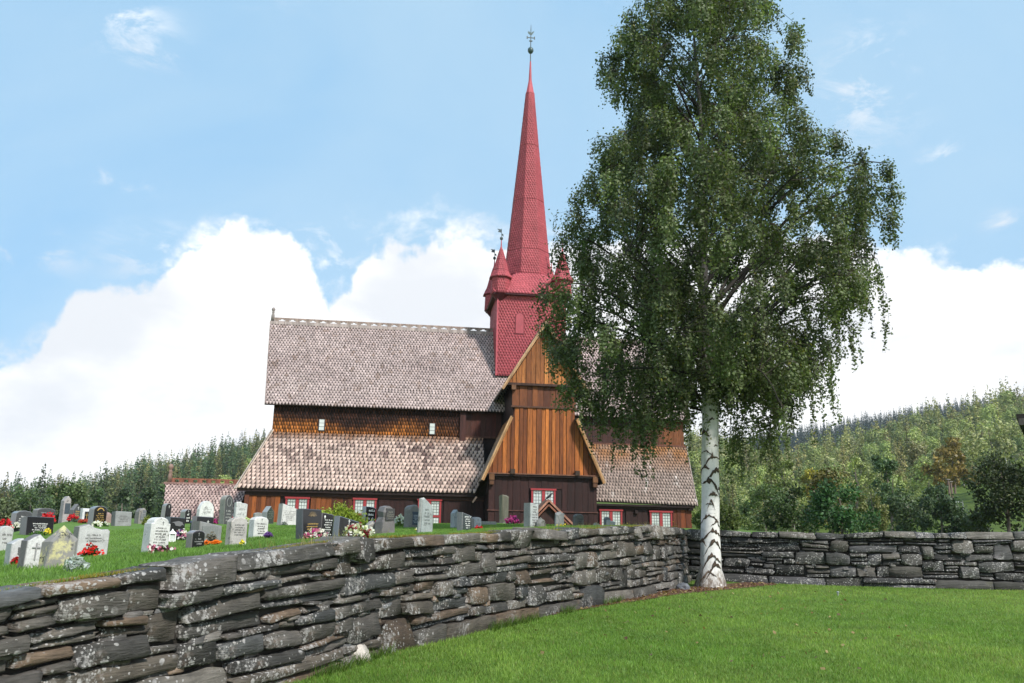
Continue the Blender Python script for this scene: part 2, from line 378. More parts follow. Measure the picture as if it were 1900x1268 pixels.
# churchyard: control points (pixel x, y, distance) of its turf
CP = [(-150, 1060, 13), (0, 1040, 13), (100, 1055, 13.5), (170, 1035, 16), (285, 1028, 18), (365, 1019, 18.5), (435, 1015, 18), (570, 1005, 17), (650, 1000, 18), (720, 991, 17.5), (480, 997, 20), (390, 1008, 20),
      (65, 992, 25), (35, 980, 29), (0, 972, 36), (115, 967, 36), (180, 975, 31), (225, 976, 33), (258, 971, 38), (325, 1000, 22), (300, 966, 42), (348, 970, 37), (420, 972, 40), (370, 990, 25), (500, 971, 42),
      (535, 975, 37), (685, 976, 30), (760, 981, 27), (790, 989, 19), (860, 985, 22), (885, 980, 26), (935, 973, 36), (985, 980, 22), (1038, 979, 24), (1073, 978, 26), (1107, 977, 28),
      (-200, 968, 48), (0, 963, 52), (150, 962, 52), (450, 968, 57), (700, 979, 58), (900, 979, 55), (1008, 978.5, 55), (1200, 979, 60), (1300, 981, 60), (1300, 983, 35), (1500, 990, 30), (1900, 998, 30), (2300, 1005, 30),
      (1500, 990, 60), (1900, 1000, 60), (2400, 1010, 60), (600, 976, 75), (1200, 978, 78), (100, 975, 75), (2000, 1000, 78)]
cpts_ = [at(*p) for p in CP]
for t in np.linspace(1.0, pl.L, 16):
    q = pl.pos(t)-pl.nrm(t)*0.25; cpts_.append(np.array([q[0], q[1], topL(t)-0.03]))
for t in np.linspace(0.5, pr.L, 10):
    q = pr.pos(t)-pr.nrm(t)*0.6; cpts_.append(np.array([q[0], q[1], topR(t)-0.10]))
cpts_ = np.array(cpts_)
def _tps(r): return np.where(r > 1e-6, r*r*np.log(np.maximum(r, 1e-6)), 0)
_n = len(cpts_); _A = np.zeros((_n+3, _n+3))
_A[:_n, :_n] = _tps(np.linalg.norm(cpts_[:, None, :2]-cpts_[None, :, :2], axis=-1))+np.eye(_n)*2.0
_A[:_n, _n] = 1; _A[:_n, _n+1:] = cpts_[:, :2]; _A[_n:, :_n] = _A[:_n, _n:].T
_w = np.linalg.solve(_A, np.concatenate([cpts_[:, 2], [0, 0, 0]]))
def yard_z(x, y):
    x = np.asarray(x, float); y = np.asarray(y, float); sh = x.shape
    P = np.stack([x.ravel(), y.ravel()], -1)
    z = _tps(np.linalg.norm(P[:, None]-cpts_[None, :, :2], axis=-1))@_w[:_n]+_w[_n]+P@_w[_n+1:]
    return z.reshape(sh)
def yard_at(px, py, lo=6.0, hi=70.0):
    lo = max(lo, 23.0 if px > 1085 else (19.0 if px > 960 else (14.0 if px > 700 else lo)))                     # the turf point seen along a measured direction
    d = ray(px, py); ts = np.linspace(lo, hi, 400); g = yard_z(d[0]*ts, ts)-d[2]*ts
    k = np.where((g[:-1] < 0) & (g[1:] >= 0))[0]
    t = ts[k[0]] if len(k) else ts[np.argmin(np.abs(g))]
    return d*t
def grid_mesh(name, X, Y, Z, m, kind='structure'):
    a, b = X.shape; V = np.stack([X, Y, Z], -1).reshape(-1, 3); i = np.arange(a*b).reshape(a, b)
    q = np.stack([i[:-1, :-1], i[1:, :-1], i[1:, 1:], i[:-1, 1:]], -1).reshape(-1, 4)
    return link(name, mesh_np(name, V, q, None, [m], True), None, kind)
gx, gy = np.meshgrid(np.linspace(-40, 45, 60), np.linspace(-25, 26, 40), indexing='ij')
grid_mesh('lawn', gx, gy, lawn_z(gx, gy), M_GRASS)
tt = np.concatenate([np.linspace(0.0, 6, 16), np.linspace(6.5, 20, 24), np.linspace(21, 75, 45)])
sL = np.linspace(0.0, pl.L-0.2, 90); sR = np.linspace(0.8, pr.L, 70)
P0 = np.concatenate([pl.pos(sL)-pl.nrm(sL)*0.16, pr.pos(sR)-pr.nrm(sR)*0.5])
bd_ = np.array([-.33, .944])
YX = P0[:, None, 0]+tt[None]*bd_[0]; YY = P0[:, None, 1]+tt[None]*bd_[1]
YZ = yard_z(YX, YY)
e0 = np.concatenate([topL(sL)-0.035, topR(sR)-0.12]); bl = np.clip(tt/1.5, 0, 1)[None]
YZ = YZ*bl+(e0[:, None])*(1-bl)
grid_mesh('churchyard_turf', YX, YY, YZ, M_GRASS)
gx, gy = np.meshgrid(np.linspace(-1300, 1300, 30), np.linspace(-1300, 1300, 30), indexing='ij')
grid_mesh('valley_ground', gx, gy, np.full_like(gx, -14.0), M_GRASS)
# soil bed under the birch and along the wall's foot
bs_px = [(1010, 1145), (1060, 1137), (1140, 1122), (1200, 1114), (1250, 1105), (1310, 1098), (1360, 1094), (1400, 1090), (1440, 1086)]
ins_, outs_ = [], []
for px, py in bs_px:
    q = lawn_at(px, py); outs_.append((q[0], q[1]-.05*math.sin(px), lawn_z(0, q[1])+.012)); ins_.append((q[0]+.25, q[1]+1.6, lawn_z(0, q[1]+1.6)+.012))
nb = len(outs_)
link('soil_bed', mesh_np('soil_bed', outs_+ins_, [(i, i+1, nb+i+1, nb+i) for i in range(nb-1)], None, [M_SOIL]), None, 'structure')

# ------------------------------------------------------------------ dry stone walls
def stone_mesh(path, s0, s1, zb, zt, back, r, colr, nx, ny, out):
    """one slab of the wall: an uneven front of nx by ny, broken edges, sides running back"""
    L = s1-s0; H = max(.02, float(zt((s0+s1)/2)-zb((s0+s1)/2)))
    ea, eb = min(.022/L, .15), min(.020/H, .25)
    a = np.concatenate([[0], np.linspace(ea, 1-ea, nx-1), [1]])[:, None]; b = np.concatenate([[0], np.linspace(eb, 1-eb, ny-1), [1]])[None]
    sl_, sr_ = r.normal(0, .10)*H, r.normal(0, .10)*H
    S = s0+L*a+(1-a)*sl_*(b-.5)+a*sr_*(b-.5)
    ch = min(.22*H/L, .3)
    cr = np.minimum(np.minimum(a, 1-a)/ch, 1.0)            # rounded ends
    rb = 1-(1-cr)**2*r.uniform(.02, .38)
    t = 0.5+(b-.5)*rb+r.normal(0, .025, (nx+1, ny+1))*(np.abs(b-.5) < .49)
    ej = r.normal(0, .05, (nx+1, 1)); ek = r.normal(0, .05, (nx+1, 1))
    t = t+np.where(b == 0, np.abs(ej), 0)-np.where(b == 1, np.abs(ek), 0)
    z = zb(S)+(zt(S)-zb(S))*t+r.normal(0, .018)*(a-.5)*min(L, .8)
    bord = np.minimum(np.minimum(a, 1-a)*L, np.minimum(b, 1-b)*H)
    d = out-0.016*(bord < 1e-6)*r.uniform(.2, 1.6, (nx+1, ny+1))+r.normal(0, .010, (nx+1, ny+1))+r.normal(0, .03)*(a-.5)*L+r.normal(0, .12)*(b-.5)*H
    # split faces: a step or two along the bed
    if ny >= 3 and r.random() < .7:
        k = r.uniform(.3, .75); d = d-np.where(b > k+.1*np.sin(a*5+k*9), r.uniform(.01, .035), 0)
    S = S+np.where((a == 0) | (a == 1), r.normal(0, .012, (1, ny+1)), 0)
    P = path.pos(S); N = path.nrm(S)
    V = np.concatenate([P+N*d[..., None], z[..., None]], -1).reshape(-1, 3)
    i = np.arange((nx+1)*(ny+1)).reshape(nx+1, ny+1)
    q = [np.stack([i[:-1, :-1], i[1:, :-1], i[1:, 1:], i[:-1, 1:]], -1).reshape(-1, 4)]
    loop = np.concatenate([i[:, 0], i[-1, 1:], i[-2::-1, -1], i[0, -2:0:-1]])
    m = len(loop); Sb = S.ravel()[loop]; Pb = path.pos(Sb)-path.nrm(Sb)*back
    zz = z.ravel()[loop]
    V = np.concatenate([V, np.concatenate([Pb, zz[:, None]], -1)])
    o = (nx+1)*(ny+1); k = np.arange(m)
    q.append(np.stack([loop[k], o+k, o+(k+1) % m, loop[(k+1) % m]], -1))
    C = np.tile(colr, (len(V), 1))
    return V, q, C
def build_wall(th, path, sa, sb, zb0, zt0, nc, seed, lmul, palette, view):
    r = np.random.default_rng(seed)
    ws = r.uniform(.7, 1.4, nc); ws[-1] = 1.15; ws[0] = 1.35; fr = np.concatenate([[0], np.cumsum(ws)/ws.sum()])
    ph = r.uniform(0, 6.28, (nc+1, 4)); amp = .015
    def lev(k):
        def f(s):
            s = np.asarray(s, float); H = zt0(s)-zb0(s)
            if k <= 0: return zb0(s)-.08
            j = amp*(np.sin(s*1.1+ph[k, 0])+.8*np.sin(s*2.3+ph[k, 1])+.5*np.sin(s*4.9+ph[k, 2])) if k < nc else .018*np.sin(s*2.9+ph[k, 3])+.014*np.sin(s*7.7+ph[k, 0])
            return zb0(s)+H*fr[k]+j
        return f
    lv = [lev(k) for k in range(nc+1)]
    blocked = [[] for _ in range(nc+1)]; stones = []
    for k in range(nc):
        s = sa-r.uniform(0, .5)
        while s < sb:
            hit = [b for a, b in blocked[k] if a-.12 <= s < b]
            if hit: s = max(hit)+.004; continue
            h = float(lv[k+1](s)-lv[k](s))
            if h < .04: s += .12; continue
            L = float(np.clip(h*r.uniform(1.8, 6.5)*lmul(s), .24, 1.7))
            nxt = [a for a, b in blocked[k] if a > s]
            if nxt and s+L > min(nxt)-.15: L = min(nxt)-s
            if L < .09: s += L+.002; continue
            e = s+L; g = r.uniform(.006, .022)
            bot, topf = lv[k], lv[k+1]; kk = k+1
            if k < nc-1 and .3 < L < 1.15 and r.random() < .20 and not any(a < e and b > s for a, b in blocked[k+1]):
                topf = lv[k+2]; kk = k+2; blocked[k+1].append((s, e))
            def mkb(f, dd): return lambda q: f(q)+dd
            parts = [(bot, topf)]
            if kk == k+1 and k < nc-1 and r.random() < .40 and h > .11:
                fq = r.uniform(.35, .65); mid = lambda q, b=bot, t_=topf, fq=fq: b(q)*(1-fq)+t_(q)*fq+.012*np.sin(q*6)
                parts = [(bot, mid), (mid, topf)]
            for (b_, t_) in parts:
                x0 = s+r.uniform(-.03, .03)*(len(parts) > 1); x1 = e+r.uniform(-.03, .03)*(len(parts) > 1)
                if x1-x0 < .10 or min(float(t_(x0)-b_(x0)), float(t_(x1)-b_(x1)), float(t_((x0+x1)/2)-b_((x0+x1)/2))) < 1.4*g+.022: continue
                tp = k == nc-1 or kk == nc
                c = np.array(palette[r.integers(len(palette))])*r.uniform(.30, .84)*(1.2 if tp else 1.0)*np.array([1.02, 1.0, .96])
                out = r.uniform(-.035, .055)+(.05 if tp else 0)+(.04 if k == 0 else 0)
                big = L > .5
                def lin(f, dd, x0=x0, x1=x1): za, zb_ = float(f(x0)), float(f(x1)); return lambda q: za+dd+np.clip((zb_-za)/max(x1-x0, .12), -.45, .45)*(q-x0)
                V, q, C = stone_mesh(path, x0+g, x1-g, lin(b_, g*.7), lin(t_, -g*.7), .34 if tp else .2, r, c, 7 if big else 5, 4 if h > .17 else 3, out)
                stones.append((V, q, C, L*h))
            s = e
    # chinking: little stones in the gaps between the beds
    ns_ = int((sb-sa)*9)
    for _ in range(ns_):
        s = r.uniform(sa, sb); k = r.integers(1, nc); z0 = lv[k]
        hh = r.uniform(.015, .045); L = r.uniform(.08, .26)
        c = np.array(palette[r.integers(len(palette))])*r.uniform(.8, 1.4)
        V, q, C = stone_mesh(path, s, s+L, lambda q, h=hh: z0(q)-h, lambda q, h=hh: z0(q)+h, .15, r, c, 3, 2, r.uniform(-.05, .0))
        stones.append((V, q, C, L*hh*2))
    # the largest stones in the picture are parts of their own; the rest are one part
    def size(st):
        p = proj(st[0]); ok = (p[:, 0].max() > -20) & (p[:, 0].min() < 1920) & (p[:, 1].min() < 1290) & (st[0][:, 1].min() > .5)
        return -1 if not ok else np.ptp(p[:, 0])*np.ptp(p[:, 1])
    stones.sort(key=size, reverse=True)
    for V, q, C, _ in stones[:298]:
        c0 = V.mean(0)
        o = link('stone', mesh_np('stone', V-c0, q, C, [M_STONE]), th); o.location = c0
    Vs, qs, Cs, n0 = [], [], [], 0
    for V, q, C, _ in stones[298:]:
        Vs.append(V); qs += [x+n0 for x in q]; Cs.append(C); n0 += len(V)
    if Vs:
        link('small_stones', mesh_np('small_stones', np.concatenate(Vs), [np.concatenate([x for x in qs if x.shape[1] == 4])], np.concatenate(Cs), [M_STONE]), th, 'stuff')
    # rubble heart of the wall behind the faces
    ss = np.linspace(sa-.1, sb+.1, 80); V = []
    for s in ss:
        p = path.pos(s); n = path.nrm(s); z0 = float(zb0(s))-.2; z1 = float(zt0(s))-.07
        for d, z in ((-.10, z0), (-.10, z1), (-.50, z1), (-.50, z0)): V.append((*(p+n*d), z))
    fs = [(4*i+j, 4*i+(j+1) % 4, 4*i+4+(j+1) % 4, 4*i+4+j) for i in range(79) for j in range(4)]
    link('rubble_core', mesh_np('rubble_core', V, fs, (.02, .017, .014), [M_PLAIN]), th)
    return len(stones)
pal = [(.125, .115, .105), (.15, .135, .12), (.095, .09, .085), (.18, .165, .148), (.13, .118, .11), (.105, .108, .112), (.175, .125, .09), (.14, .12, .10)]
th = thing('dry_stone_wall', 'long grey slate retaining wall of the churchyard, descending towards the viewer at lower left', 'wall')
build_wall(th, pl, 1.5, pl.L-.05, lambda s: lawn_z(0, pl.pos(s)[..., 1]), topL, 9, 11, lambda s: 1.25 if s < pl.L-9 else (1.0 if s < pl.L-4 else .8), pal, None)
th = thing('dry_stone_wall', 'level dark slate wall at the far side of the lawn, running right from behind the birch trunk', 'wall')
build_wall(th, pr, .1, pr.L-6, lambda s: lawn_z(0, pr.pos(s)[..., 1]), topR, 8, 23, lambda s: 1.0, [(.085, .085, .09), (.10, .10, .10), (.07, .072, .075), (.12, .115, .11), (.14, .13, .12), (.09, .09, .10)], None)

# ------------------------------------------------------------------ the church
YAW = R(7.32)
church = thing('stave_church', 'dark wooden church with shingled roofs, orange boarded gable and tall red spire', 'church', (1.11, 65.52, 0.15), YAW)
ZG = 0.45
DK = (.018, .0075, .007)                                  # fresh tar
def shingles(parent, bl, br, tr, tl, w, rh, colf, material, sheetc=(.03, .018, .016), name='shingles', thick=.03, rnd=.12, gap=.93, sharp=.9):
    red = material is M_RED
    """rows of pointed shingles over the quad bl-br-tr-tl, lying on a dark sheet; colf(row share, u, v) -> colours"""
    bl, br, tr, tl = [np.array(p, float) for p in (bl, br, tr, tl)]
    Hs = np.linalg.norm((tl+tr)/2-(bl+br)/2); nr = max(2, int(round(Hs/rh))); rh = Hs/nr
    n = np.cross(br-bl, (tl+tr)/2-(bl+br)/2); n /= np.linalg.norm(n)
    m = mesh_np('boarding', np.array([bl, br, tr, tl, bl-n*.09, br-n*.09, tr-n*.09, tl-n*.09]), [(0, 1, 2, 3), (7, 6, 5, 4), (0, 4, 5, 1), (1, 5, 6, 2), (2, 6, 7, 3), (3, 7, 4, 0)], sheetc, [material])
    link('boarding', m, parent)
    Vs, Cs = [], []
    up = ((tl+tr)/2-(bl+br)/2)/Hs
    for k in range(nr):
        t = k/nr; a = bl+(tl-bl)*t; b = br+(tr-br)*t; L = np.linalg.norm(b-a); e = (b-a)/L
        nc = max(1, int(round(L/w))); ww = L/nc
        x = (np.arange(nc+(k % 2))+(0.5 if k % 2 == 0 else 0.0))*ww
        x = x+rng.normal(0, ww*.02, len(x)); 
        lift = thick*rng.uniform(.8, 1.5, len(x)); dz = rng.normal(0, rh*.05, len(x))
        top_ = min(2.15*rh, Hs*(1-t))
        hw = np.minimum(ww*gap/2, np.maximum(np.minimum(x, L-x)+ww*.02, .01)) if k % 2 else np.full(len(x), ww*gap/2)
        xl = np.maximum(x-ww*gap/2, 0.0); xr = np.minimum(x+ww*gap/2, L)
        def pt(xx, yy, h): return a+e*xx[:, None]+up*yy[:, None]+n*np.broadcast_to(h, xx.shape)[:, None]
        z0 = dz; sh_ = dz+rh*sharp; o_ = np.full(len(x), top_)
        tw = ww*.16
        m_ = np.minimum(1.28*rh+dz, top_*.98); u_ = np.minimum(.98*rh+dz, m_*.99)
        front = [pt(np.clip(x-tw, 0, L), z0, lift+thick), pt(np.clip(x+tw, 0, L), z0, lift+thick), pt(xr, np.minimum(sh_, u_), lift*.75+thick), pt(xr, u_, lift*.7+thick*.9), pt(xr, m_, lift*.5+thick*.7), pt(xr, o_, .006+0*x), pt(xl, o_, .006+0*x), pt(xl, m_, lift*.5+thick*.7), pt(xl, u_, lift*.7+thick*.9), pt(xl, np.minimum(sh_, u_), lift*.75+thick)]
        back = [pt(np.clip(x-tw, 0, L), z0, lift*.2), pt(np.clip(x+tw, 0, L), z0, lift*.2), pt(xr, np.minimum(sh_, u_), lift*.2), pt(xl, np.minimum(sh_, u_), lift*.2)]
        V = np.stack(front+back, 1)                        # (n,14,3)
        c = colf(t, (a+e*x[:, None])[:, 0], x)
        c = np.asarray(c)*np.clip(rng.normal(1, rnd, (len(x), 1)), .5, 1.6)
        # covered part keeps tar, with overlap shade painted in; the bare tip bleaches
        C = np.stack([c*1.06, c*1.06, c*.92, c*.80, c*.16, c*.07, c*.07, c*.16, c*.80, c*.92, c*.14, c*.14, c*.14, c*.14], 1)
        if red: C = np.stack([c, c, c*.98, c*.94, c*.7, c*.6, c*.6, c*.7, c*.94, c*.98, c*.6, c*.6, c*.6, c*.6], 1)  # red paint: the same darkening for overlap shade, weaker
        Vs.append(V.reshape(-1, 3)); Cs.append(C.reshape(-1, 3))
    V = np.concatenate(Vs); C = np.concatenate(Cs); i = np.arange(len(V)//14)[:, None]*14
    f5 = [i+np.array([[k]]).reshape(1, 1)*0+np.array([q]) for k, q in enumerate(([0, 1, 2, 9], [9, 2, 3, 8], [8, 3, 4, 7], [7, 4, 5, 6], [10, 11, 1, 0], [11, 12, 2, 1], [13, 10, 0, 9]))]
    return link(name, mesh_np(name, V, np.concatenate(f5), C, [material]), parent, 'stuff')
def nz(u, v, s, seed=0): return vn(np.asarray(u)*s+seed*7.3+100, np.asarray(v)*s+seed*3.1+100)
def mixc(a, b, f): f = np.asarray(f)[:, None]; return np.array(a)*(1-f)+np.array(b)*f
def c_nave(t, u, x):
    n = nz(u, np.full(len(u), t*8), .5, 1); c = mixc((.44, .335, .325), (.54, .43, .415), n)
    return mixc(c, (.24, .155, .115), np.clip((nz(u, np.full(len(u), t*8), 2.6, 2)-.64)*4, 0, .6))
def c_aisle(t, u, x):
    v = np.full(len(u), t*4.8); c = mixc((.56, .40, .345), (.66, .50, .44), nz(u, v, .6, 3))
    dk = np.clip((.55*nz(u*.7, v*1.6, .75, 4)+.45*nz(u, v*1.5, 2.3, 14)-.50)*8, 0, 1)*np.clip(1.2-abs(t-.55)*1.4, 0, 1)*np.clip(.55+(u+20)*.035, .4, 1)
    c = mixc(c, (.10, .055, .055), dk*.9*(rng.random(len(u)) < .65))
    tp = np.clip((t-.78)*6+(nz(u, v, 1.5, 15)-.5), 0, 1)
    return mixc(c, (.22, .095, .04), tp*.85)
def c_aisle_r(t, u, x):
    v = np.full(len(u), t*4.8); c = mixc((.30, .22, .19), (.42, .33, .29), nz(u, v, .8, 5))
    c = mixc(c, (.62, .55, .52), np.clip((nz(u*1.6, v*.8, 1.0, 8)-.66)*7, 0, .8))
    tp = np.clip((t-.45)*2.6, 0, 1)*np.clip(nz(u, v, 1.2, 6)*1.7, 0, 1)
    return mixc(c, (.34, .145, .045), tp*.9)
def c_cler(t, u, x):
    v = np.full(len(u), t*2); lit = np.clip((.54-t-.30*np.abs(np.sin((u+18.3)*.235+.25))**6)*2.6+(nz(u, v, 1.0, 9)-.5)*1.0, 0, 1)*np.clip((-4.8-u)*.20, .12, 1)  # own wood tone: tar stays dark under the eave, weathered orange below
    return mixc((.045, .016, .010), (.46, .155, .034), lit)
def c_red(t, u, x): return mixc((.44, .082, .102), (.50, .102, .124), nz(u, np.full(len(u), t*9), 1.1, 10))
def c_sac(t, u, x):
    v = np.full(len(u), t*4); c = mixc((.40, .28, .26), (.54, .40, .37), nz(u, v, .8, 12))
    return mixc(c, (.12, .065, .07), np.clip((nz(u, v, .7, 13)-.50)*4, 0, .8)*np.clip((u+25.5)*.35, .15, 1)*(rng.random(len(u)) < .7))

# roofs
nr = link('nave_roof', None, church)
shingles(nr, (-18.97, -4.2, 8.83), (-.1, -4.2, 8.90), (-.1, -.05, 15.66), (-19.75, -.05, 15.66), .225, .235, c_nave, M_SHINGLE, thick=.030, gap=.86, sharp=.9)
mb = MB(); mb.add([(-19.75, .05, 15.66), (-2.3, .05, 15.66), (-2.3, 4.2, 8.9), (-18.97, 4.2, 8.83), (-19.7, .0, 15.5), (-2.3, .0, 15.5), (-2.3, 4.1, 8.8), (-18.97, 4.1, 8.75)], [(0, 1, 2, 3), (4, 7, 6, 5), (0, 3, 7, 4), (2, 3, 7, 6)], (.2, .14, .12)); mb.build('rear_slope', M_SHINGLE, nr)
MB().box(-19.80, -2.4, -.16, .16, 15.62, 15.84, (.40, .33, .31)).build('ridge_cap', M_PLANK, nr)
cr = MB(); cr.box(-19.5, -2.6, -.045, .045, 16.05, 16.16, (.32, .235, .20)); u = -19.3
cr.box(-19.6, -2.6, -.05, .05, 15.86, 15.895, (.32, .26, .24))
while u < -2.9:                                            # openwork crest: stepped openings between solid pieces
    cr.box(u-.155, u+.155, -.04, .04, 15.895, 15.975, (.32, .25, .22)); cr.box(u-.29, u+.29, -.038, .038, 15.975, 16.05, (.32, .25, .22)); u += .775
cr.build('ridge_crest', M_PLANK, nr)
MB().lathe([(.14, 15.86), (.13, 16.3), (.10, 16.42), (.07, 16.5), (.12, 16.55), (.07, 16.6), (.08, 16.64), (.14, 16.74), (.14, 16.82), (.08, 16.92), (.02, 16.96)], 12, -19.62, 0, (.36, .31, .29)).build('finial', M_PLANK, nr, True)
MB().beam((-18.99, -4.24, 8.82), (-19.77, -.05, 15.62), .06, .16, (0, -1, .6), (.30, .24, .22)).build('bargeboard', M_PLANK, nr)

ar = link('aisle_roof', None, church)
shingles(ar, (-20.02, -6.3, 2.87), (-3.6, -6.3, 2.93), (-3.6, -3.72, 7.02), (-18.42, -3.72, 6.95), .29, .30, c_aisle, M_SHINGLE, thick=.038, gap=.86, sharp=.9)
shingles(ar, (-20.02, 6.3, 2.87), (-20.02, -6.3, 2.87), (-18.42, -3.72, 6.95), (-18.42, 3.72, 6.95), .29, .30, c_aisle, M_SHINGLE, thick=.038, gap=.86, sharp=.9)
MB().beam((-20.10, -6.36, 2.84), (-18.40, -3.74, 7.10), .26, .07, (-.6, -.6, .5), (.58, .47, .40)).build('hip_board', M_PLANK, ar)
MB().box(-20.0, -3.8, -6.24, -6.16, 2.70, 2.86, DK).build('eave_board', M_PLANK, ar)
MB().add([(-20, 6.3, 2.87), (-3, 6.3, 2.9), (-3, 3.72, 7), (-18.4, 3.72, 7)], [(3, 2, 1, 0)], (.25, .18, .16)).build('rear_slope', M_SHINGLE, ar)

nr2 = link('chancel_roof', None, church)
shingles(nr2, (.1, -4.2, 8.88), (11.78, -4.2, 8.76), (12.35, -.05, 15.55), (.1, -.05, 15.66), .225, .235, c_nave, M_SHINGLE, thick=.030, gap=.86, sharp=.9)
MB().add([(12.35, .05, 15.55), (2.3, .05, 15.66), (2.3, 4.2, 8.9), (11.78, 4.2, 8.8)], [(0, 1, 2, 3)], (.2, .14, .12)).build('rear_slope', M_SHINGLE, nr2)
MB().box(2.4, 12.4, -.16, .16, 15.58, 15.8, (.30, .25, .23)).build('ridge_cap', M_PLANK, nr2)
MB().beam((11.80, -4.24, 8.74), (12.37, -.05, 15.52), .06, .16, (0, -1, .6), (.25, .19, .17)).build('bargeboard', M_PLANK, nr2)
ar2 = link('chancel_aisle_roof', None, church)
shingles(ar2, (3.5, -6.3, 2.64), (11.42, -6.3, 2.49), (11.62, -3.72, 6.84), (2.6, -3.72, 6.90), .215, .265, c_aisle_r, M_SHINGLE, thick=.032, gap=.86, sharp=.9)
MB().box(3.8, 11.3, -6.24, -6.16, 2.34, 2.48, DK).build('eave_board', M_PLANK, ar2)
MB().beam((11.44, -6.34, 2.46), (11.64, -3.72, 6.86), .05, .12, (0, -1, .6), (.34, .27, .25)).build('bargeboard', M_PLANK, ar2)

# walls of nave and chancel
cw = link('clerestory_wall', None, church)
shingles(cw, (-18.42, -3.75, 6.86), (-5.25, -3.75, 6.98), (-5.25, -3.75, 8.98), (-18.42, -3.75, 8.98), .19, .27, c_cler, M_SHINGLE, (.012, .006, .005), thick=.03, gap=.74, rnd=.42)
def core(x0, x1, parent):
    p = [(-3.62, 5.0), (3.62, 5.0), (3.62, 9.55), (0, 15.35), (-3.62, 9.55)]; V = [(x0, a, b) for a, b in p]+[(x1, a, b) for a, b in p]
    MB().add(V, [(4, 3, 2, 1, 0), (5, 6, 7, 8, 9)]+[(i, (i+1) % 5, 5+(i+1) % 5, 5+i) for i in range(5)], DK).build('wall_core', M_PLANK, parent)
core(-18.40, -1.9, cw)
MB().box(-5.28, -4.85, -3.98, -3.62, 6.75, 8.95, (.055, .018, .014)).build('corner_post', M_PLANK, cw)
MB().add([(-18.4, -3.6, 8.8), (-18.4, 3.6, 8.8), (-18.4, 0, 15.5)], [(0, 2, 1)], DK).build('gable_boarding', M_PLANK, cw)
for k in range(7): MB().box(-4.85+.37*k+.008, -4.85+.37*(k+1)-.008, -3.68+.02*(k % 2), -3.61, 7.1, 8.9, (.06+.01*(k % 3), .020, .013)).build('plank', M_PLANK, cw)
MB().box(-5.0, -2.2, -3.80, -3.60, 7.02, 7.16, (.10, .040, .025)).build('sill_board', M_PLANK, cw)
cw2 = link('chancel_clerestory', None, church)
core(2.2, 11.5, cw2)
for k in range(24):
    x = 2.2+.387*k; lit = max(0, (x-8.2)/3.2)  # own wood tone: dark tar giving way to orange at the right end
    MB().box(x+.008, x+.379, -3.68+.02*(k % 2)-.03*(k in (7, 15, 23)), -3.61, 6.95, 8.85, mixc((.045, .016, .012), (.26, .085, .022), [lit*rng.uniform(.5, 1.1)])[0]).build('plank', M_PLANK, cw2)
MB().box(2.2, 11.6, -3.82, -3.60, 6.86, 6.98, (.14, .055, .035)).build('sill_board', M_PLANK, cw2)
MB().add([(11.5, -3.6, 8.7), (11.5, 3.6, 8.7), (11.5, 0, 15.4)], [(0, 1, 2)], DK).build('gable_boarding', M_PLANK, cw2)

def wall_planks(parent, x0, x1, y, z0, z1, wmean, colf, holes=(), depth=.05):
    x = x0
    while x < x1-.05:
        ww = min(wmean*rng.uniform(.75, 1.25), x1-x); prd = rng.choice([0, .03])
        spans = [(z0, z1)]
        for hx0, hx1, hz0, hz1 in holes:
            if x+ww > hx0+.02 and x < hx1-.02:
                spans = ([(z0, hz0)] if hz0-z0 > .08 else [])+([(hz1, z1)] if z1-hz1 > .08 else [])
        for a, b in spans: MB().box(x+.007, x+ww-.007, y-depth-prd, y, a, b, colf(x+ww/2)).build('plank', M_PLANK, parent)
        x += ww
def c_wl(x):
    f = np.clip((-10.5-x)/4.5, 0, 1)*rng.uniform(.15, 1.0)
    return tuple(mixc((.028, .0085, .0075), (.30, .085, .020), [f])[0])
WIN = [(-16.85, -15.31, .62, 2.42), (-12.41, -10.87, .62, 2.46), (-8.09, -6.51, .62, 2.51)]
aw = link('aisle_wall', None, church)
MB().box(-19.4, -3.4, -5.86, 5.86, -.6, 2.86, DK).build('wall_core', M_PLANK, aw)
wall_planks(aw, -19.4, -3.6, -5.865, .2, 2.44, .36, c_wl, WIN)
MB().box(-19.46, -3.6, -6.02, -5.86, 2.50, 2.84, (.040, .014, .012)).build('wall_plate', M_PLANK, aw)
MB().box(-19.46, -3.6, -6.00, -5.86, 2.45, 2.50, (.09, .032, .02)).build('moulding', M_PLANK, aw)
MB().box(-19.5, -19.2, -6.03, -5.75, .2, 2.5, (.13, .040, .022)).build('corner_post', M_PLANK, aw)
WIN2 = [(4.50, 6.10, .6, 2.12), (8.08, 9.70, .6, 2.10)]
aw2 = link('chancel_wall', None, church)
MB().box(3.4, 11.1, -5.86, 5.86, -.6, 2.42, DK).build('wall_core', M_PLANK, aw2)
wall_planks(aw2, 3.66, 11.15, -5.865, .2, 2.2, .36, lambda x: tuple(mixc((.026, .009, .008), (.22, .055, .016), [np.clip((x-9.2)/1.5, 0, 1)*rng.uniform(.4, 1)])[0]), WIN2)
MB().box(3.66, 11.2, -6.0, -5.86, 2.2, 2.44, (.035, .013, .011)).build('wall_plate', M_PLANK, aw2)
MB().box(10.85, 11.2, -6.15, -5.86, 2.16, 2.46, DK).build('beam_end', M_PLANK, aw2)
MB().box(7.0, 7.2, -6.1, -5.86, 1.86, 2.1, DK).build('beam_end', M_PLANK, aw2)

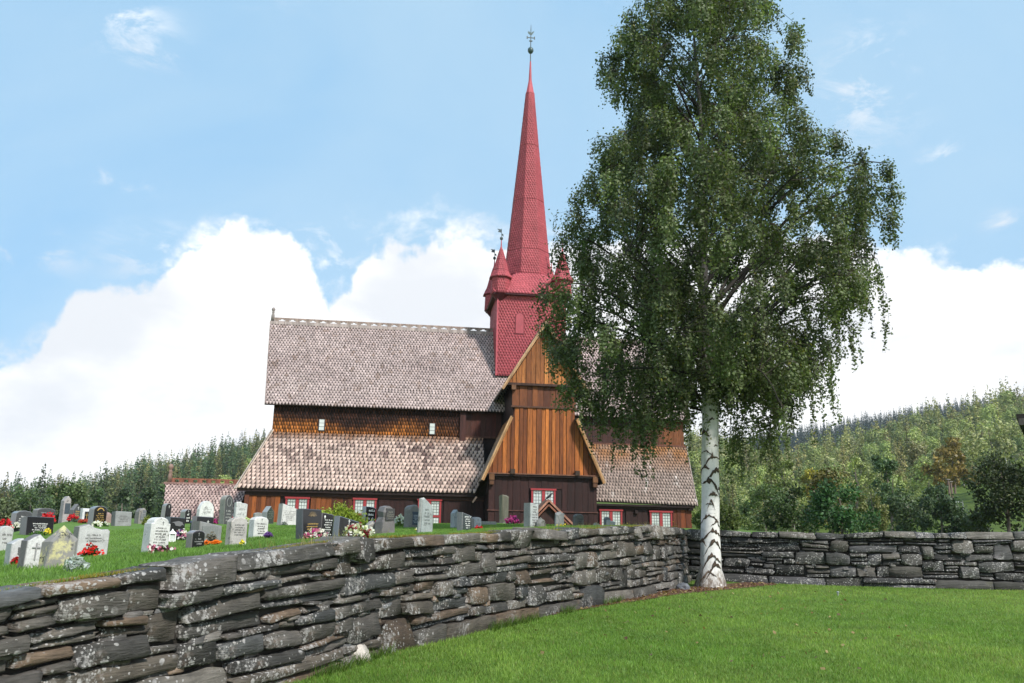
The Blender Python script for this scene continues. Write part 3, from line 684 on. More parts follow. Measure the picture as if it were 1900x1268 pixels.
FR = (.30, .036, .042)
def window(x0, x1, z0, z1, y, parent=church, transom=None, cols=3, rows=6):
    wnd = link('window', None, parent)
    MB().box(x0, x0+.12, y-.10, y, z0, z1-.12, FR).box(x1-.12, x1, y-.10, y, z0, z1-.12, FR).box(x0-.05, x1+.05, y-.14, y, z1-.12, z1, FR).box(x0-.03, x1+.03, y-.12, y, z0-.08, z0, FR).build('frame', M_PLAIN, wnd)
    xm = (x0+x1)/2; MB().box(xm-.10, xm+.10, y-.095, y, z0, z1-.12, FR).build('mullion', M_PLAIN, wnd)
    if transom: MB().box(x0+.12, xm-.10, y-.09, y, transom-.07, transom+.07, FR).box(xm+.10, x1-.12, y-.09, y, transom-.07, transom+.07, FR).build('transom', M_PLAIN, wnd)
    zs = [(z0, transom-.07), (transom+.07, z1-.12)] if transom else [(z0, z1-.12)]
    for a, b in ((x0+.12, xm-.10), (xm+.10, x1-.12)):
        for za, zb in zs:
            MB().box(a, b, y-.045, y-.02, za, zb, (.6, .6, .6)).build('pane', M_PANE, wnd)
            l = MB(); nrow = max(2, int(round((zb-za)/.21)))
            for i in range(cols+1):
                xx = a+.025+(b-a-.05)*i/cols; l.box(xx-.012, xx+.012, y-.062, y-.046, za, zb, (.10, .11, .11))
            for i in range(nrow+1):
                zz = za+.015+(zb-za-.03)*i/nrow; l.box(a, b, y-.060, y-.047, zz-.011, zz+.011, (.10, .11, .11))
            if (za, zb) == zs[-1]:
                for i in range(cols):
                    cx = a+(b-a)*(i+.5)/cols; rr = (b-a)/cols*.5
                    for k in range(8):
                        t0, t1 = math.pi*k/8, math.pi*(k+1)/8
                        l.beam((cx+rr*math.cos(t0), y-.055, zb-.30+rr*1.6*math.sin(t0)), (cx+rr*math.cos(t1), y-.055, zb-.30+rr*1.6*math.sin(t1)), .016, .02, (0, 1, 0), (.10, .11, .11))
            l.build('lead_bars', M_METAL, wnd)
    return wnd
for i, (a, b, c, d) in enumerate(WIN): window(a, b, c, d, -5.90, church, 1.36)
for a, b, c, d in WIN2: window(a, b, c, d, -5.90, church, None)
window(-.76, .86, 2.06, 3.25, -8.66)
for x in (-15.04, -7.26):
    wnd = link('small_window', None, church)
    MB().box(x-.24, x+.24, -3.86, -3.74, 7.12, 7.98, (.05, .03, .03)).build('frame', M_PLAIN, wnd)
    for k in range(3): MB().box(x-.17, x+.17, -3.885, -3.862, 7.18+.26*k, 7.41+.26*k, (.5, .5, .5)).build('pane', M_PANE, wnd)

# transept
tr = link('transept', None, church)
OR = (.54, .170, .034); OB = (.20, .066, .018)
MB().box(-3.55, 3.62, -8.55, -3.0, -.6, 4.15, DK).build('lower_body', M_PLANK, tr)
MB().box(-2.08, 2.2, -8.45, -2.4, 4.15, 10.3, DK).build('upper_body', M_PLANK, tr)
wall_planks(tr, -3.57, 3.68, -8.56, .2, 4.02, .46, lambda x: tuple(np.array((.030, .0092, .0080))*rng.uniform(.7, 1.3)), [(-.76, .86, 2.06, 3.25)], .04)
MB().box(-3.65, -.80, -8.69, -8.57, 1.75, 1.80, (.12, .05, .04)).box(.90, 3.76, -8.69, -8.57, 1.74, 1.79, (.12, .05, .04)).build('moulding', M_PLANK, tr)
MB().box(-3.72, 3.82, -8.86, -8.57, 4.00, 4.12, DK).box(-3.74, 3.84, -8.92, -8.57, 4.12, 4.19, (.17, .075, .045)).build('gable_beam', M_PLANK, tr)
for x in (-3.42, 3.52):
    MB().box(x-.17, x+.17, -8.95, -8.6, 3.72, 4.10, (.16, .07, .03)).box(x-.145, x+.145, -8.9, -8.6, 3.42, 3.72, (.10, .042, .02)).build('bracket', M_PLANK, tr)
for x in (-2.05, 2.3): MB().box(x-.15, x+.15, -9.0, -8.6, 4.15, 4.46, (.05, .028, .018)).build('beam_end', M_PLANK, tr)
def zline(x): return 8.62 if abs(x-.08) < 2.12 else 3.72+(4.02-abs(x-.08))/(4.02-2.2)*(7.8-3.72)-.05
def gable_planks(x0, x1, z0, ztop, y, cf, wm=.33):
    x = x0; i = 0
    while x < x1-.04:
        ww = min(wm*(rng.uniform(.75, 1.2) if i % 2 == 0 else rng.uniform(.5, .85)), x1-x); gp = .026 if i % 2 == 0 else .004; a, b = x+gp, x+ww-gp; za, zb = ztop(a), ztop(b)
        if max(za, zb) > z0+.05:
            za, zb = max(za, z0+.02), max(zb, z0+.02); p = [(a, z0), (b, z0), (b, zb)]
            for xb in (.08-2.12, .08+2.12, .08):
                if a < xb < b and zline is ztop or (a < xb < b and xb == .08): p.append((xb, ztop(xb)))
            p.append((a, za)); MB().prism(p, y-.05-(.045 if i % 2 == 0 else 0), y, cf(x+ww/2)).build('plank', M_PLANK, tr)
        x += ww; i += 1
def cf_low(x):
    f = rng.uniform(.05, 1)*(1-.45*max(0, abs(x-.2)-2.4)/1.4); return tuple(mixc((.14, .038, .010), OR, [f])[0])
gable_planks(-3.85, 3.95, 4.21, zline, -8.46, cf_low)
MB().box(-2.18, 2.34, -8.62, -8.45, 8.62, 8.74, (.09, .038, .022)).build('moulding', M_PLANK, tr)
x = -2.12
while x < 2.2:
    ww = rng.uniform(.34, .56); ww = min(ww, 2.26-x)
    MB().box(x+.008, x+ww-.008, -8.50-rng.choice([0, .03]), -8.44, 8.74, 10.14, tuple(mixc((.075, .022, .012), (.19, .06, .018), [rng.uniform(0, 1)])[0])).build('plank', M_PLANK, tr); x += ww
MB().box(-2.72, 2.86, -8.74, -8.45, 10.12, 10.28, (.05, .022, .015)).build('gable_beam', M_PLANK, tr)
for x in (-2.05, 2.2): MB().box(x-.15, x+.15, -8.78, -8.45, 9.80, 10.12, (.17, .08, .04)).build('bracket', M_PLANK, tr)
ztop2 = lambda x: 14.36-1.615*abs(x-.08)-.12
def cf_top(x): return tuple(mixc((.20, .065, .018), (.62, .245, .066), [rng.uniform(0, 1)*(1 if -1.2 < x < .9 else .6)])[0])
gable_planks(-2.55, 2.7, 10.29, ztop2, -8.46, cf_top, .38)
LB = (.42, .235, .115)
for s in (-1, 1):
    MB().beam((.08+s*2.90, -9.0, 9.74), (.08+s*.0, -9.0, 14.42), .10, .30, (0, -1, 0), LB).build('bargeboard', M_PLANK, tr)
    MB().beam((.08+s*2.97, -9.06, 9.80), (.08+s*.02, -9.06, 14.58), .10, .10, (0, -1, 0), (.46, .30, .18)).build('verge_board', M_PLANK, tr)
    MB().beam((.03+s*4.02, -9.0, 3.66), (.03+s*2.18, -9.0, 7.86), .10, .24, (0, -1, 0), (.40, .20, .08)).build('bargeboard', M_PLANK, tr)
    MB().beam((.03+s*4.12, -9.06, 3.70), (.03+s*2.26, -9.06, 7.95), .10, .09, (0, -1, 0), (.45, .27, .14)).build('verge_board', M_PLANK, tr)
    q = [(.08+s*2.95, -9.02, 9.76), (.08+s*2.95, -2.2, 9.76), (.08, -2.2, 14.52), (.08, -9.02, 14.52)]
    if s > 0: shingles(tr, q[0], q[1], q[2], q[3], .21, .22, c_nave, M_SHINGLE, thick=.028)
    else: shingles(tr, q[1], q[0], q[3], q[2], .21, .22, c_nave, M_SHINGLE, thick=.028)
    q = [(.05+s*4.08, -9.02, 3.68), (.05+s*4.08, -5.2, 3.68), (.05+s*2.16, -3.4, 7.98), (.05+s*2.16, -9.02, 7.98)]
    if s > 0: shingles(tr, q[0], q[1], q[2], q[3], .25, .24, c_aisle_r, M_SHINGLE, thick=.03)
    else: shingles(tr, q[1], q[0], q[3], q[2], .25, .24, c_aisle_r, M_SHINGLE, thick=.03)
MB().box(-.02, .2, -9.1, -2.2, 14.46, 14.6, (.3, .22, .18)).build('ridge_cap', M_PLANK, tr)
MB().beam((-4.22, -7.0, 2.68), (-4.48, -7.02, 2.30), .10, .20, (0, -1, 0), (.62, .38, .29)).build('board_end', M_PLANK, tr)
MB().add([(-3.6, -8.5, 3.9), (-4.15, -8.5, 3.55), (-4.3, -6.6, 2.75), (-3.6, -6.6, 2.75)], [(0, 1, 2, 3)], DK).build('soffit', M_PLANK, tr)

# south porch: a low gabled hood in front of the transept
po = link('porch', None, church)
ap, fl, fr_ = (.02, 2.37), (-1.80, .46), (1.80, .72)
for (p, q, s) in ((ap, fl, -1), (ap, fr_, 1)):
    MB().beam((q[0], -11.0, q[1]), (p[0]+.02*s, -11.0, p[1]), .12, .13, (0, -1, 0), (.36, .17, .12)).build('bargeboard', M_PLANK, po)
    MB().beam((q[0]*.97, -10.93, q[1]-.20), (p[0], -10.93, p[1]-.26), .10, .16, (0, -1, 0), (.22, .085, .055)).build('bargeboard', M_PLANK, po)
    MB().add([(q[0], -11.02, q[1]+.09), (p[0], -11.02, p[1]+.09), (p[0], -8.6, p[1]+.09), (q[0], -8.6, q[1]+.09), (q[0], -11.02, q[1]+.03), (p[0], -11.02, p[1]+.03), (p[0], -8.6, p[1]+.03), (q[0], -8.6, q[1]+.03)],
             [(0, 1, 2, 3), (4, 7, 6, 5), (0, 4, 5, 1), (0, 3, 7, 4)], (.22, .13, .10)).build('roof_slope', M_SHINGLE, po)
MB().prism([(-1.4, .2), (1.4, .2), (1.4, .75), (0, 2.1), (-1.4, .75)], -10.7, -8.62, (.032, .012, .010)).build('boarding', M_PLANK, po)  # solid dark block in place of the shaded open front

# tower
tw_ = link('tower', None, church); H = 2.62
RC = (.45, .087, .108)
cs = [(-H, -H), (H, -H), (H, H), (-H, H)]
for i in range(4):
    a, b = cs[i], cs[(i+1) % 4]
    shingles(tw_, (*a, 11.9), (*b, 11.9), (*b, 18.3), (*a, 18.3), .22, .21, c_red, M_RED, (.24, .045, .058), thick=.012, gap=.95, rnd=.05)
MB().box(-H-.05, -H+.07, -H-.06, -H+.06, 11.9, 18.3, RC).build('corner_board', M_RED, tw_)
MB().box(H-.07, H+.05, -H-.06, -H+.06, 11.9, 18.3, RC).build('corner_board', M_RED, tw_)
ht = link('hatch', None, tw_)
arch = lambda w_, z0, z1: [(-.90-w_, z0), (-.90+w_, z0), (-.90+w_, z1)]+[(-.90+w_*math.cos(t), z1+w_*math.sin(t)) for t in np.linspace(.3, 2.84, 7)]+[(-.90-w_, z1)]
MB().prism(arch(.30, 15.22, 16.5), -H-.075, -H-.02, tuple(np.array(RC)*.85)).build('hatch_board', M_RED, ht)
MB().prism(arch(.35, 15.16, 16.5), -H-.062, -H-.02, (.16, .022, .03)).build('hatch_frame', M_RED, ht)
MB().box(-H-.36, H+.36, -H-.36, H+.36, 18.18, 18.30, (.06, .012, .016)).build('eave_soffit', M_RED, tw_)
sp = link('spire', None, church)
def octr(h, z): return [(h*math.cos(R(22.5+45*k))/math.cos(R(22.5)), h*math.sin(R(22.5+45*k))/math.cos(R(22.5)), z) for k in range(8)]
o0 = octr(1.86, 20.3); E_ = H+.40
sq = {4: (-E_, -E_), 5: (-E_, -E_)}
sqc = [(E_, E_), (-E_, E_), (-E_, -E_), (E_, -E_)]
# skirt: four slopes from the square eave to the octagon, and four corner triangles
for j in range(4):
    a, b = sqc[(j+1) % 4], sqc[(j+2) % 4]
    k = 3+2*j-0
    tl, tr_ = o0[(2*j+2+1) % 8], o0[(2*j+2+2) % 8]
    mid0, mid1 = octr(2.3, 19.25)[(2*j+3) % 8], octr(2.3, 19.25)[(2*j+4) % 8]
    shingles(sp, (*a, 18.30), (*b, 18.30), tr_, tl, .24, .22, c_red, M_RED, (.24, .045, .058), thick=.018, rnd=.05)
    p, q_, c_ = o0[(2*j+2) % 8], o0[(2*j+3) % 8], sqc[(j+1) % 4]
    MB().add([(*c_, 18.30), q_, p], [(0, 1, 2), (0, 2, 1)], RC).build('hip', M_RED, sp)
prof = [(1.86, 20.3), (1.62, 22.4), (1.22, 26.8), (.76, 31.8), (.33, 36.9)]
for (h0, z0), (h1, z1) in zip(prof[:-1], prof[1:]):
    A, B = octr(h0, z0), octr(h1, z1)
    for k in range(8): shingles(sp, A[k], A[(k+1) % 8], B[(k+1) % 8], B[k], .20, .21, c_red, M_RED, (.24, .045, .058), thick=.016, rnd=.05)
MB().lathe([(.36, 36.88), (.30, 37.2), (.14, 38.1), (.10, 39.0), (.06, 39.95)], 8, 0, 0, RC, R(22.5)).build('needle', M_RED, sp)
fi = link('finial', None, sp)
MB().lathe([(.045, 39.9), (.04, 41.0), (.035, 43.0), (.012, 43.5)], 6, 0, 0, (.05, .07, .07)).build('rod', M_METAL, fi)
MB().lathe([(.04, 40.7), (.16, 40.76), (.24, 40.9), (.26, 41.02), (.22, 41.18), (.12, 41.28), (.04, 41.32)], 12, 0, 0, (.05, .085, .085)).build('ball', M_METAL, fi, True)
MB().box(-.32, .32, -.03, .03, 42.20, 42.26, (.06, .08, .08)).box(-.36, -.28, -.03, .03, 42.1, 42.36, (.06, .08, .08)).box(.28, .36, -.03, .03, 42.1, 42.36, (.06, .08, .08)).box(-.14, .14, -.05, .05, 41.88, 41.96, (.06, .08, .08)).build('cross', M_METAL, fi)
MB().prism([(-.22, 42.62), (-.05, 42.50), (.10, 42.52), (.30, 42.88), (.16, 42.84), (.06, 42.72), (-.06, 42.74), (-.16, 42.84), (-.28, 42.78)], -.02, .02, (.05, .10, .10)).build('weathercock', M_METAL, fi)
for sx in (-1, 1):
    for sy in (-1, 1):
        tu = link('turret', None, church); cx, cy = 2.42*sx, 2.42*sy
        def orr(h, z): return [(cx+a, cy+b, c) for a, b, c in octr(h, z)]
        A, B = orr(.68, 18.26), orr(.64, 19.66)
        for k in range(8): shingles(tu, A[k], A[(k+1) % 8], B[(k+1) % 8], B[k], .16, .23, c_red, M_RED, (.24, .045, .058), thick=.016, rnd=.05)
        MB().lathe([(.26, 17.75), (.70, 18.27)], 8, cx, cy, (.10, .016, .022), R(22.5)).build('corbel', M_RED, tu)
        cone = [(.84, 19.55), (.58, 20.1), (.36, 21.0), (.09, 21.95)]
        for (h0, z0), (h1, z1) in zip(cone[:-1], cone[1:]):
            A, B = orr(h0, z0), orr(h1, z1)
            for k in range(8): shingles(tu, A[k], A[(k+1) % 8], B[(k+1) % 8], B[k], .17, .20, c_red, M_RED, (.24, .045, .058), thick=.014, rnd=.05)
        MB().lathe([(.12, 21.9), (.05, 22.2), (.03, 22.75)], 6, cx, cy, RC).build('needle', M_RED, tu)
        fi = link('finial', None, tu)
        MB().lathe([(.02, 22.7), (.10, 22.74), (.13, 22.84), (.10, 22.94), (.02, 22.98), (.018, 23.65)], 8, cx, cy, (.05, .07, .07)).build('ball', M_METAL, fi, True)
        MB().prism([(cx-.30, 23.36), (cx-.02, 23.32), (cx-.02, 23.58), (cx-.34, 23.62), (cx-.22, 23.48)], cy-.015, cy+.015, (.05, .07, .08)).prism([(cx+.02, 23.1), (cx+.16, 23.0), (cx+.14, 23.2), (cx+.02, 23.25)], cy-.015, cy+.015, (.05, .07, .08)).build('pennant', M_METAL, fi)

# low shingled sacristy at the left end
sa_ = thing('sacristy', 'low building with diamond shingled roof and carved ridge, left of the church behind graves', 'building', (1.11, 65.52, 0.15), YAW)
rf = link('roof', None, sa_)
shingles(rf, (-24.75, -5.2, .35), (-20.1, -5.2, .40), (-20.1, -1.52, 3.32), (-25.75, -1.52, 3.28), .23, .26, c_sac, M_SHINGLE, (.03, .018, .018), thick=.045, gap=.86)
MB().add([(-25.75, -1.48, 3.28), (-20.1, -1.48, 3.32), (-20.1, 2.2, .4), (-24.75, 2.2, .35)], [(0, 1, 2, 3)], (.2, .14, .12)).build('rear_slope', M_SHINGLE, rf)
MB().box(-25.85, -20.1, -1.66, -1.36, 3.28, 3.42, (.30, .18, .16)).box(-25.80, -20.1, -1.68, -1.34, 3.24, 3.29, (.10, .05, .04)).build('ridge_cap', M_PLANK, rf)
cr = MB(); cr.box(-25.4, -20.1, -1.55, -1.47, 3.62, 3.72, (.26, .10, .06)); u = -25.3
while u < -20.2: cr.box(u-.17, u+.17, -1.545, -1.475, 3.42, 3.62, (.24, .09, .06)); u += .62
cr.build('ridge_crest', M_PLANK, rf)
MB().lathe([(.17, 3.42), (.15, 3.95), (.11, 4.1), (.16, 4.16), (.10, 4.22), (.10, 4.3), (.18, 4.42), (.18, 4.52), (.10, 4.66), (.02, 4.7)], 10, -25.5, -1.5, (.25, .16, .13)).build('finial', M_PLANK, rf, True)
bd = MB(); bd.prism([(-24.6, -.6), (-20.2, -.6), (-20.2, .5), (-24.6, .5)], -4.9, 2.0, DK); bd.add([(-24.7, -4.9, .4), (-24.7, 2, .4), (-25.6, -1.5, 3.2), (-24.7, -4.9, -.6), (-24.7, 2, -.6)], [(0, 2, 1), (0, 1, 4, 3)], DK)
bd.build('wall', M_PLANK, sa_)

# ------------------------------------------------------------------ hills and forest
HPX = [-500, 0, 150, 300, 500, 700, 950, 1200, 1300, 1450, 1600, 1750, 1900, 2400]
HD = [66, 110, 200, 300, 380, 450, 620]
HG = [[990, 990, 989, 980, 968, 962, 1000], [990, 989, 989, 976, 962, 954, 990], [988, 987, 985, 964, 943, 932, 985], [988, 986, 980, 940, 906, 882, 950], [988, 985, 970, 905, 865, 838, 900],
      [988, 985, 965, 885, 835, 800, 870], [988, 985, 960, 880, 840, 810, 880], [988, 985, 955, 890, 860, 848, 920], [990, 985, 950, 890, 865, 855, 930], [1000, 990, 955, 915, 895, 885, 940],
      [1008, 988, 940, 890, 858, 845, 900], [1008, 982, 925, 858, 824, 808, 850], [1010, 975, 900, 822, 784, 770, 800], [1010, 955, 840, 740, 700, 690, 700]]
HG = np.array(HG, float)
def hill_py(px, d):
    i = np.clip(np.searchsorted(HPX, px)-1, 0, len(HPX)-2); t = (px-HPX[i])/(HPX[i+1]-HPX[i]); t = np.clip(t, 0, 1); t = t*t*(3-2*t)
    return np.interp(d, HD, HG[i])*(1-t)+np.interp(d, HD, HG[i+1])*t
def hill_pt(px, d): return at(px, hill_py(px, d), d)
PXS = np.linspace(-500, 2400, 90); DS = np.concatenate([np.linspace(66, 200, 16), np.linspace(215, 620, 28)])
G = np.array([[hill_pt(p, d) for d in DS] for p in PXS])
def b_hill(t, o):
    co = ocoord(t); a = t.noise(co, 0.05, 6, 0.65); b = t.noise(co, 0.6, 5, 0.65)
    c = t.mix(a, (0.035, 0.06, 0.012, 1), (0.13, 0.18, 0.03, 1)); c = t.mix(1.0, c, t.ramp(b, [(0.3, 0.6), (0.7, 1.3)]), 'MULTIPLY')
    surf(t, o, c, 0.9, b, 0.6, 0.5, 0.1)
M_HILL = mat('hillside_meadow', b_hill)
grid_mesh('hillside', G[..., 0], G[..., 1], G[..., 2], M_HILL)
FPX = [1150, 1300, 1437, 1541, 1606, 1671, 1763, 1900, 2100]; FGY = [845, 843, 822, 806, 794, 784, 768, 756, 750]
PXS = np.linspace(1150, 2100, 50); DS2 = [620, 700, 800, 900, 1000]
G2 = np.array([[at(p, np.interp(p, FPX, FGY)+dy, d) for d, dy in zip(DS2, (90, 60, 25, 0, 25))] for p in PXS])
grid_mesh('far_ridge', G2[..., 0], G2[..., 1], G2[..., 2], M_HILL)

def leaf_quads(C, size, N=None, r=rng, asp=.8):
    """one small quad per centre; N biases the facing"""
    n = len(C); size = np.broadcast_to(size, (n,))
    a = r.normal(0, 1, (n, 3)); 
    if N is not None: a = a*.8+N
    a /= np.linalg.norm(a, axis=1, keepdims=True); b = np.cross(a, r.normal(0, 1, (n, 3))); b /= np.linalg.norm(b, axis=1, keepdims=True)+1e-9; c = np.cross(a, b)
    s = size[:, None]
    V = np.stack([C-b*s*.5, C-c*s*.36*asp+b*s*.05, C+b*s*.55, C+c*s*.36*asp+b*s*.05], 1).reshape(-1, 3)
    return V, np.arange(4*n).reshape(n, 4)
def spruce_mesh(seed, h=12.0, green=(.030, .050, .018), n=430, size=.62):
    r = np.random.default_rng(seed); sp_ = r.uniform(.135, .175)*h
    f = 1-r.random(n)**.62*.93; f = np.clip(f, .04, 1); a = r.uniform(0, 6.283, n)
    tier = .70+.38*((f*r.uniform(11, 14)+.08*np.sin(a*3+seed)) % 1.0)[:]*-1+.30
    lob = 1+.22*np.sin(a*2+seed)+.12*np.sin(a*5+f*20)
    q = (sp_*(1-f)**.9*lob*(tier+.25)+.10)*np.sqrt(r.uniform(.25, 1.0, n))
    C = np.stack([q*np.cos(a), q*np.sin(a), f*h-.10*q], 1)
    N = np.stack([np.cos(a)*.9, np.sin(a)*.9, np.full(n, .9)], 1)
    V, qd = leaf_quads(C, size*(.55+.6*(1-f))*r.uniform(.7, 1.35, n), N, r, .9)
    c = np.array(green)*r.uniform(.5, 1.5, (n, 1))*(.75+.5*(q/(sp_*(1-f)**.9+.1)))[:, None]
    top = np.array([[0, 0, h*1.03], [.12, 0, h*.93], [-.06, .10, h*.93], [-.06, -.10, h*.93]]); k = len(V)
    V = np.concatenate([V, top]); qd = np.concatenate([qd, [[k, k+1, k+2, k+2], [k, k+2, k+3, k+3], [k, k+3, k+1, k+1]]])
    return V, qd[:-3], np.concatenate([np.repeat(c, 4, 0), np.tile(np.array(green)*.9, (4, 1))]), h
def broad_mesh(seed, h=9.0, green=(.09, .12, .03), n=1250, wd=.28, size=.40, z0=.16, lobes=8):
    r = np.random.default_rng(seed)
    cs = []
    for k in range(lobes):
        f = r.uniform(z0+.1, .90); a = r.uniform(0, 6.28); rr = wd*h*(1-abs(f-.5)*1.15)*r.uniform(.2, .75)
        cs.append((rr*math.cos(a), rr*math.sin(a), f*h, h*r.uniform(.13, .21)))
    cs = np.array(cs); pick = r.integers(0, lobes, n); d = r.normal(0, 1, (n, 3)); d /= np.linalg.norm(d, axis=1, keepdims=True)
    rad = cs[pick, 3]*r.uniform(.70, 1.06, n)
    C = cs[pick, :3]+d*rad[:, None]*np.array([1, 1, 1.15]); ok = C[:, 2] > z0*h*.5; C, d = C[ok], d[ok]
    V, q = leaf_quads(C, size*r.uniform(.7, 1.3, len(C)), d*2.3+np.array([0, 0, .5]), r, 1.2)
    col_ = np.array(green)*r.uniform(.7, 1.35, (len(C), 1))*(r.uniform(.75, 1.25, lobes)[pick[ok]])[:, None]
    return V, q, np.repeat(col_, 4, 0), h
M_TRUNK = mat('grey_trunk', b_plain(0.8, 8, 0.4, 0.3, 0.2))
def tree_protos(kind, specs, lite=False):
    out = []
    for sd, h, g in specs:
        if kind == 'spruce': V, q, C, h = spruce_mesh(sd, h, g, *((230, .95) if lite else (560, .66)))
        else: V, q, C, h = broad_mesh(sd, h, g, *((420, .28, .68) if lite else ()))
        cm_ = mesh_np('crown', V, q, C, [M_LEAF]); tk = MB(); tk.tube([(0, 0, -1.0), (0.05, 0, h*.5), (0, 0.04, h*.86)], [h*.012, h*.008, h*.002], 6, (.05, .04, .033) if kind == 'spruce' else (.34, .31, .28))
        out.append((V, q, C, h, cm_, mesh_np('trunk', tk.v, tk.f, np.array(tk.c), [M_TRUNK])))
    return out
SPR = tree_protos('spruce', [(1, 13, (.042, .072, .026)), (2, 14, (.055, .080, .030)), (3, 12, (.085, .098, .034)), (4, 15, (.046, .075, .032)), (5, 13, (.120, .112, .042))])
SPRR = tree_protos('spruce', [(6, 13, (.12, .135, .048)), (7, 14, (.165, .165, .060)), (8, 12, (.085, .108, .042)), (9, 15, (.15, .15, .055)), (10, 13, (.19, .165, .068))])  # right slope spruces: full sun put into the brighter colours
SPRF = tree_protos('spruce', [(1, 13, (.018, .038, .030)), (2, 14, (.024, .044, .034))], True)  # cloud shade and blue distance put into the far spruces' colour
SPRF = [p_[:4]+(None, None) for p_ in SPRF]
BRD = tree_protos('broad', [(11, 9.5, (.20, .25, .075)), (12, 8.5, (.29, .32, .115)), (13, 10, (.24, .285, .088)), (14, 8, (.37, .37, .18)), (15, 9, (.155, .205, .066))])  # greens raised to carry the sunlight of the right slope
LITE = {}
def lite(kd, lst, ix):
    key = (kd, id(lst), ix)
    if key not in LITE:
        specs = {'spruce': [(1, 13, (.042, .072, .026)), (2, 14, (.055, .080, .030)), (3, 12, (.085, .098, .034)), (4, 15, (.046, .075, .032)), (5, 13, (.120, .112, .042))] if lst is SPR else [(6, 13, (.12, .135, .048)), (7, 14, (.165, .165, .060)), (8, 12, (.085, .108, .042)), (9, 15, (.15, .15, .055)), (10, 13, (.19, .165, .068))],
                 'broad': [(11, 9.5, (.20, .25, .075)), (12, 8.5, (.29, .32, .115)), (13, 10, (.24, .285, .088)), (14, 8, (.37, .37, .18)), (15, 9, (.155, .205, .066))]}[kd]
        sd, h, g = specs[ix]; LITE[key] = spruce_mesh(sd, h, g, 230, .95) if kd == 'spruce' else broad_mesh(sd, h, g, 420, .28, .68)
    return LITE[key]
r = np.random.default_rng(99); cand = []
def scatter(px0, px1, d0, d1, cell, pbroad, tag):
    P0_, P1_ = ray(px0, 900), ray(px1, 900)
    for d in np.arange(d0, d1, cell*.92):
        wdt = (P1_[0]-P0_[0])*d; n = int(wdt/cell)
        for k in range(n):
            px = px0+(px1-px0)*(k+r.random())/n; dd = d+r.uniform(-.5, .5)*cell
            py = hill_py(px, dd)
            cand.append((px, dd, py, 'broad' if r.random() < pbroad(px, dd, py) else 'spruce', tag))
def pl_left(px, d, py): return np.clip((px-330)/150*1.2, .06, .8)*np.clip((330-d)/90, .1, 1)
def pl_right(px, d, py): return .62 if d < 330 else .36
scatter(-120, 700, 205, 470, 6.2, pl_left, 'L')
scatter(1240, 2080, 120, 470, 7.4, pl_right, 'R')
cand = [c for c in cand if not (1735 < c[0] < 1835 and c[1] < 215) and not (1850 < c[0] < 1900 and 150 < c[1] < 235 and c[4] == 'R')]
cand.sort(key=lambda c: c[1])
cnt = {'spruce': 0, 'broad': 0}; rest = {'spruce': [], 'broad': []}
LAB = {('spruce', 'L'): 'slender dark spruce in the dense wood on the slope left of the church', ('broad', 'L'): 'light green broadleaf tree among spruces on the slope left of the church',
       ('spruce', 'R'): 'dark spruce on the sunlit wooded slope behind the right wall', ('broad', 'R'): 'pale green birch on the sunlit wooded slope behind the right wall'}
GRP = {('spruce', 'L'): 'spruces on the left hillside', ('broad', 'L'): 'broadleaf trees on the left hillside', ('spruce', 'R'): 'spruces on the right hillside', ('broad', 'R'): 'birches on the right hillside'}
for px, d, py, kd, tag in cand:
    P = at(px, py, d); lst = (SPR if tag == 'L' else SPRR) if kd == 'spruce' else BRD; ix = int(r.integers(5)); pr_ = lst[ix]; s = r.uniform(.52, 1.2)*(1.0 if tag == 'L' else float(np.interp(d, [120, 240, 400], [.72, 1.05, 1.30]))); rz = r.uniform(0, 6.28); tint = r.uniform(.7, 1.35)
    vis = (tag == 'L' and -30 < px < 505) or (tag == 'R' and 1275 < px < 1930)
    if vis and cnt[kd] < 298:
        cnt[kd] += 1
        tone = (('dark', 'deep green', 'olive tinted', 'bluish', 'yellowish') if kd == 'spruce' else ('mid green', 'light green', 'fresh green', 'straw pale', 'dull green'))[ix]
        size_ = 'small' if s < .8 else ('tall' if s > 1.05 else 'middling')
        zone = 'at the foot' if d < (250 if tag == 'L' else 175) else ('on the middle' if d < (330 if tag == 'L' else 270) else 'high up')
        lb = f"{size_} {tone} {'spruce' if kd == 'spruce' else 'birch'} {zone} of the wooded slope {'left of the church' if tag == 'L' else 'behind the right wall'}"
        th = thing('spruce_tree' if kd == 'spruce' else 'broadleaf_tree', lb, 'tree', P, rz, lb.replace('spruce', 'spruces').replace('birch', 'birches')); th.scale = (s,)*3
        link('crown', pr_[4], th); link('trunk', pr_[5], th)
    else: rest[kd].append((lite(kd, lst, ix), P, s, rz, tint))
for px in np.arange(1290, 1990, 3.2):                      # the dark wood on the far ridge
    for d in (812, 862, 905):
        dy = np.interp(d, DS2, (90, 60, 25, 0, 25)); P = at(px+r.uniform(-3, 3), np.interp(px, FPX, FGY)+dy, d)
        rest['spruce'].append((SPRF[r.integers(2)], P, r.uniform(.9, 1.4), r.uniform(0, 6.28), .7))
for kd in rest:
    Vs, qs, Cs, n0 = [], [], [], 0
    for pr_, P, s, rz, tint in rest[kd]:
        c, sn = math.cos(rz), math.sin(rz); V = pr_[0]; V = np.stack([V[:, 0]*c-V[:, 1]*sn, V[:, 0]*sn+V[:, 1]*c, V[:, 2]], 1)*s+P
        Vs.append(V); qs.append(pr_[1]+n0); Cs.append(pr_[2]*tint); n0 += len(V)
    nm = 'spruce_wood' if kd == 'spruce' else 'birch_wood'
    link(nm, mesh_np(nm, np.concatenate(Vs), np.concatenate(qs), np.concatenate(Cs), [M_LEAF]), None, 'stuff', 'dense distant spruce wood filling the hillsides up to the skyline' if kd == 'spruce' else 'mass of pale birches filling the hillsides between the spruces', 'wood')

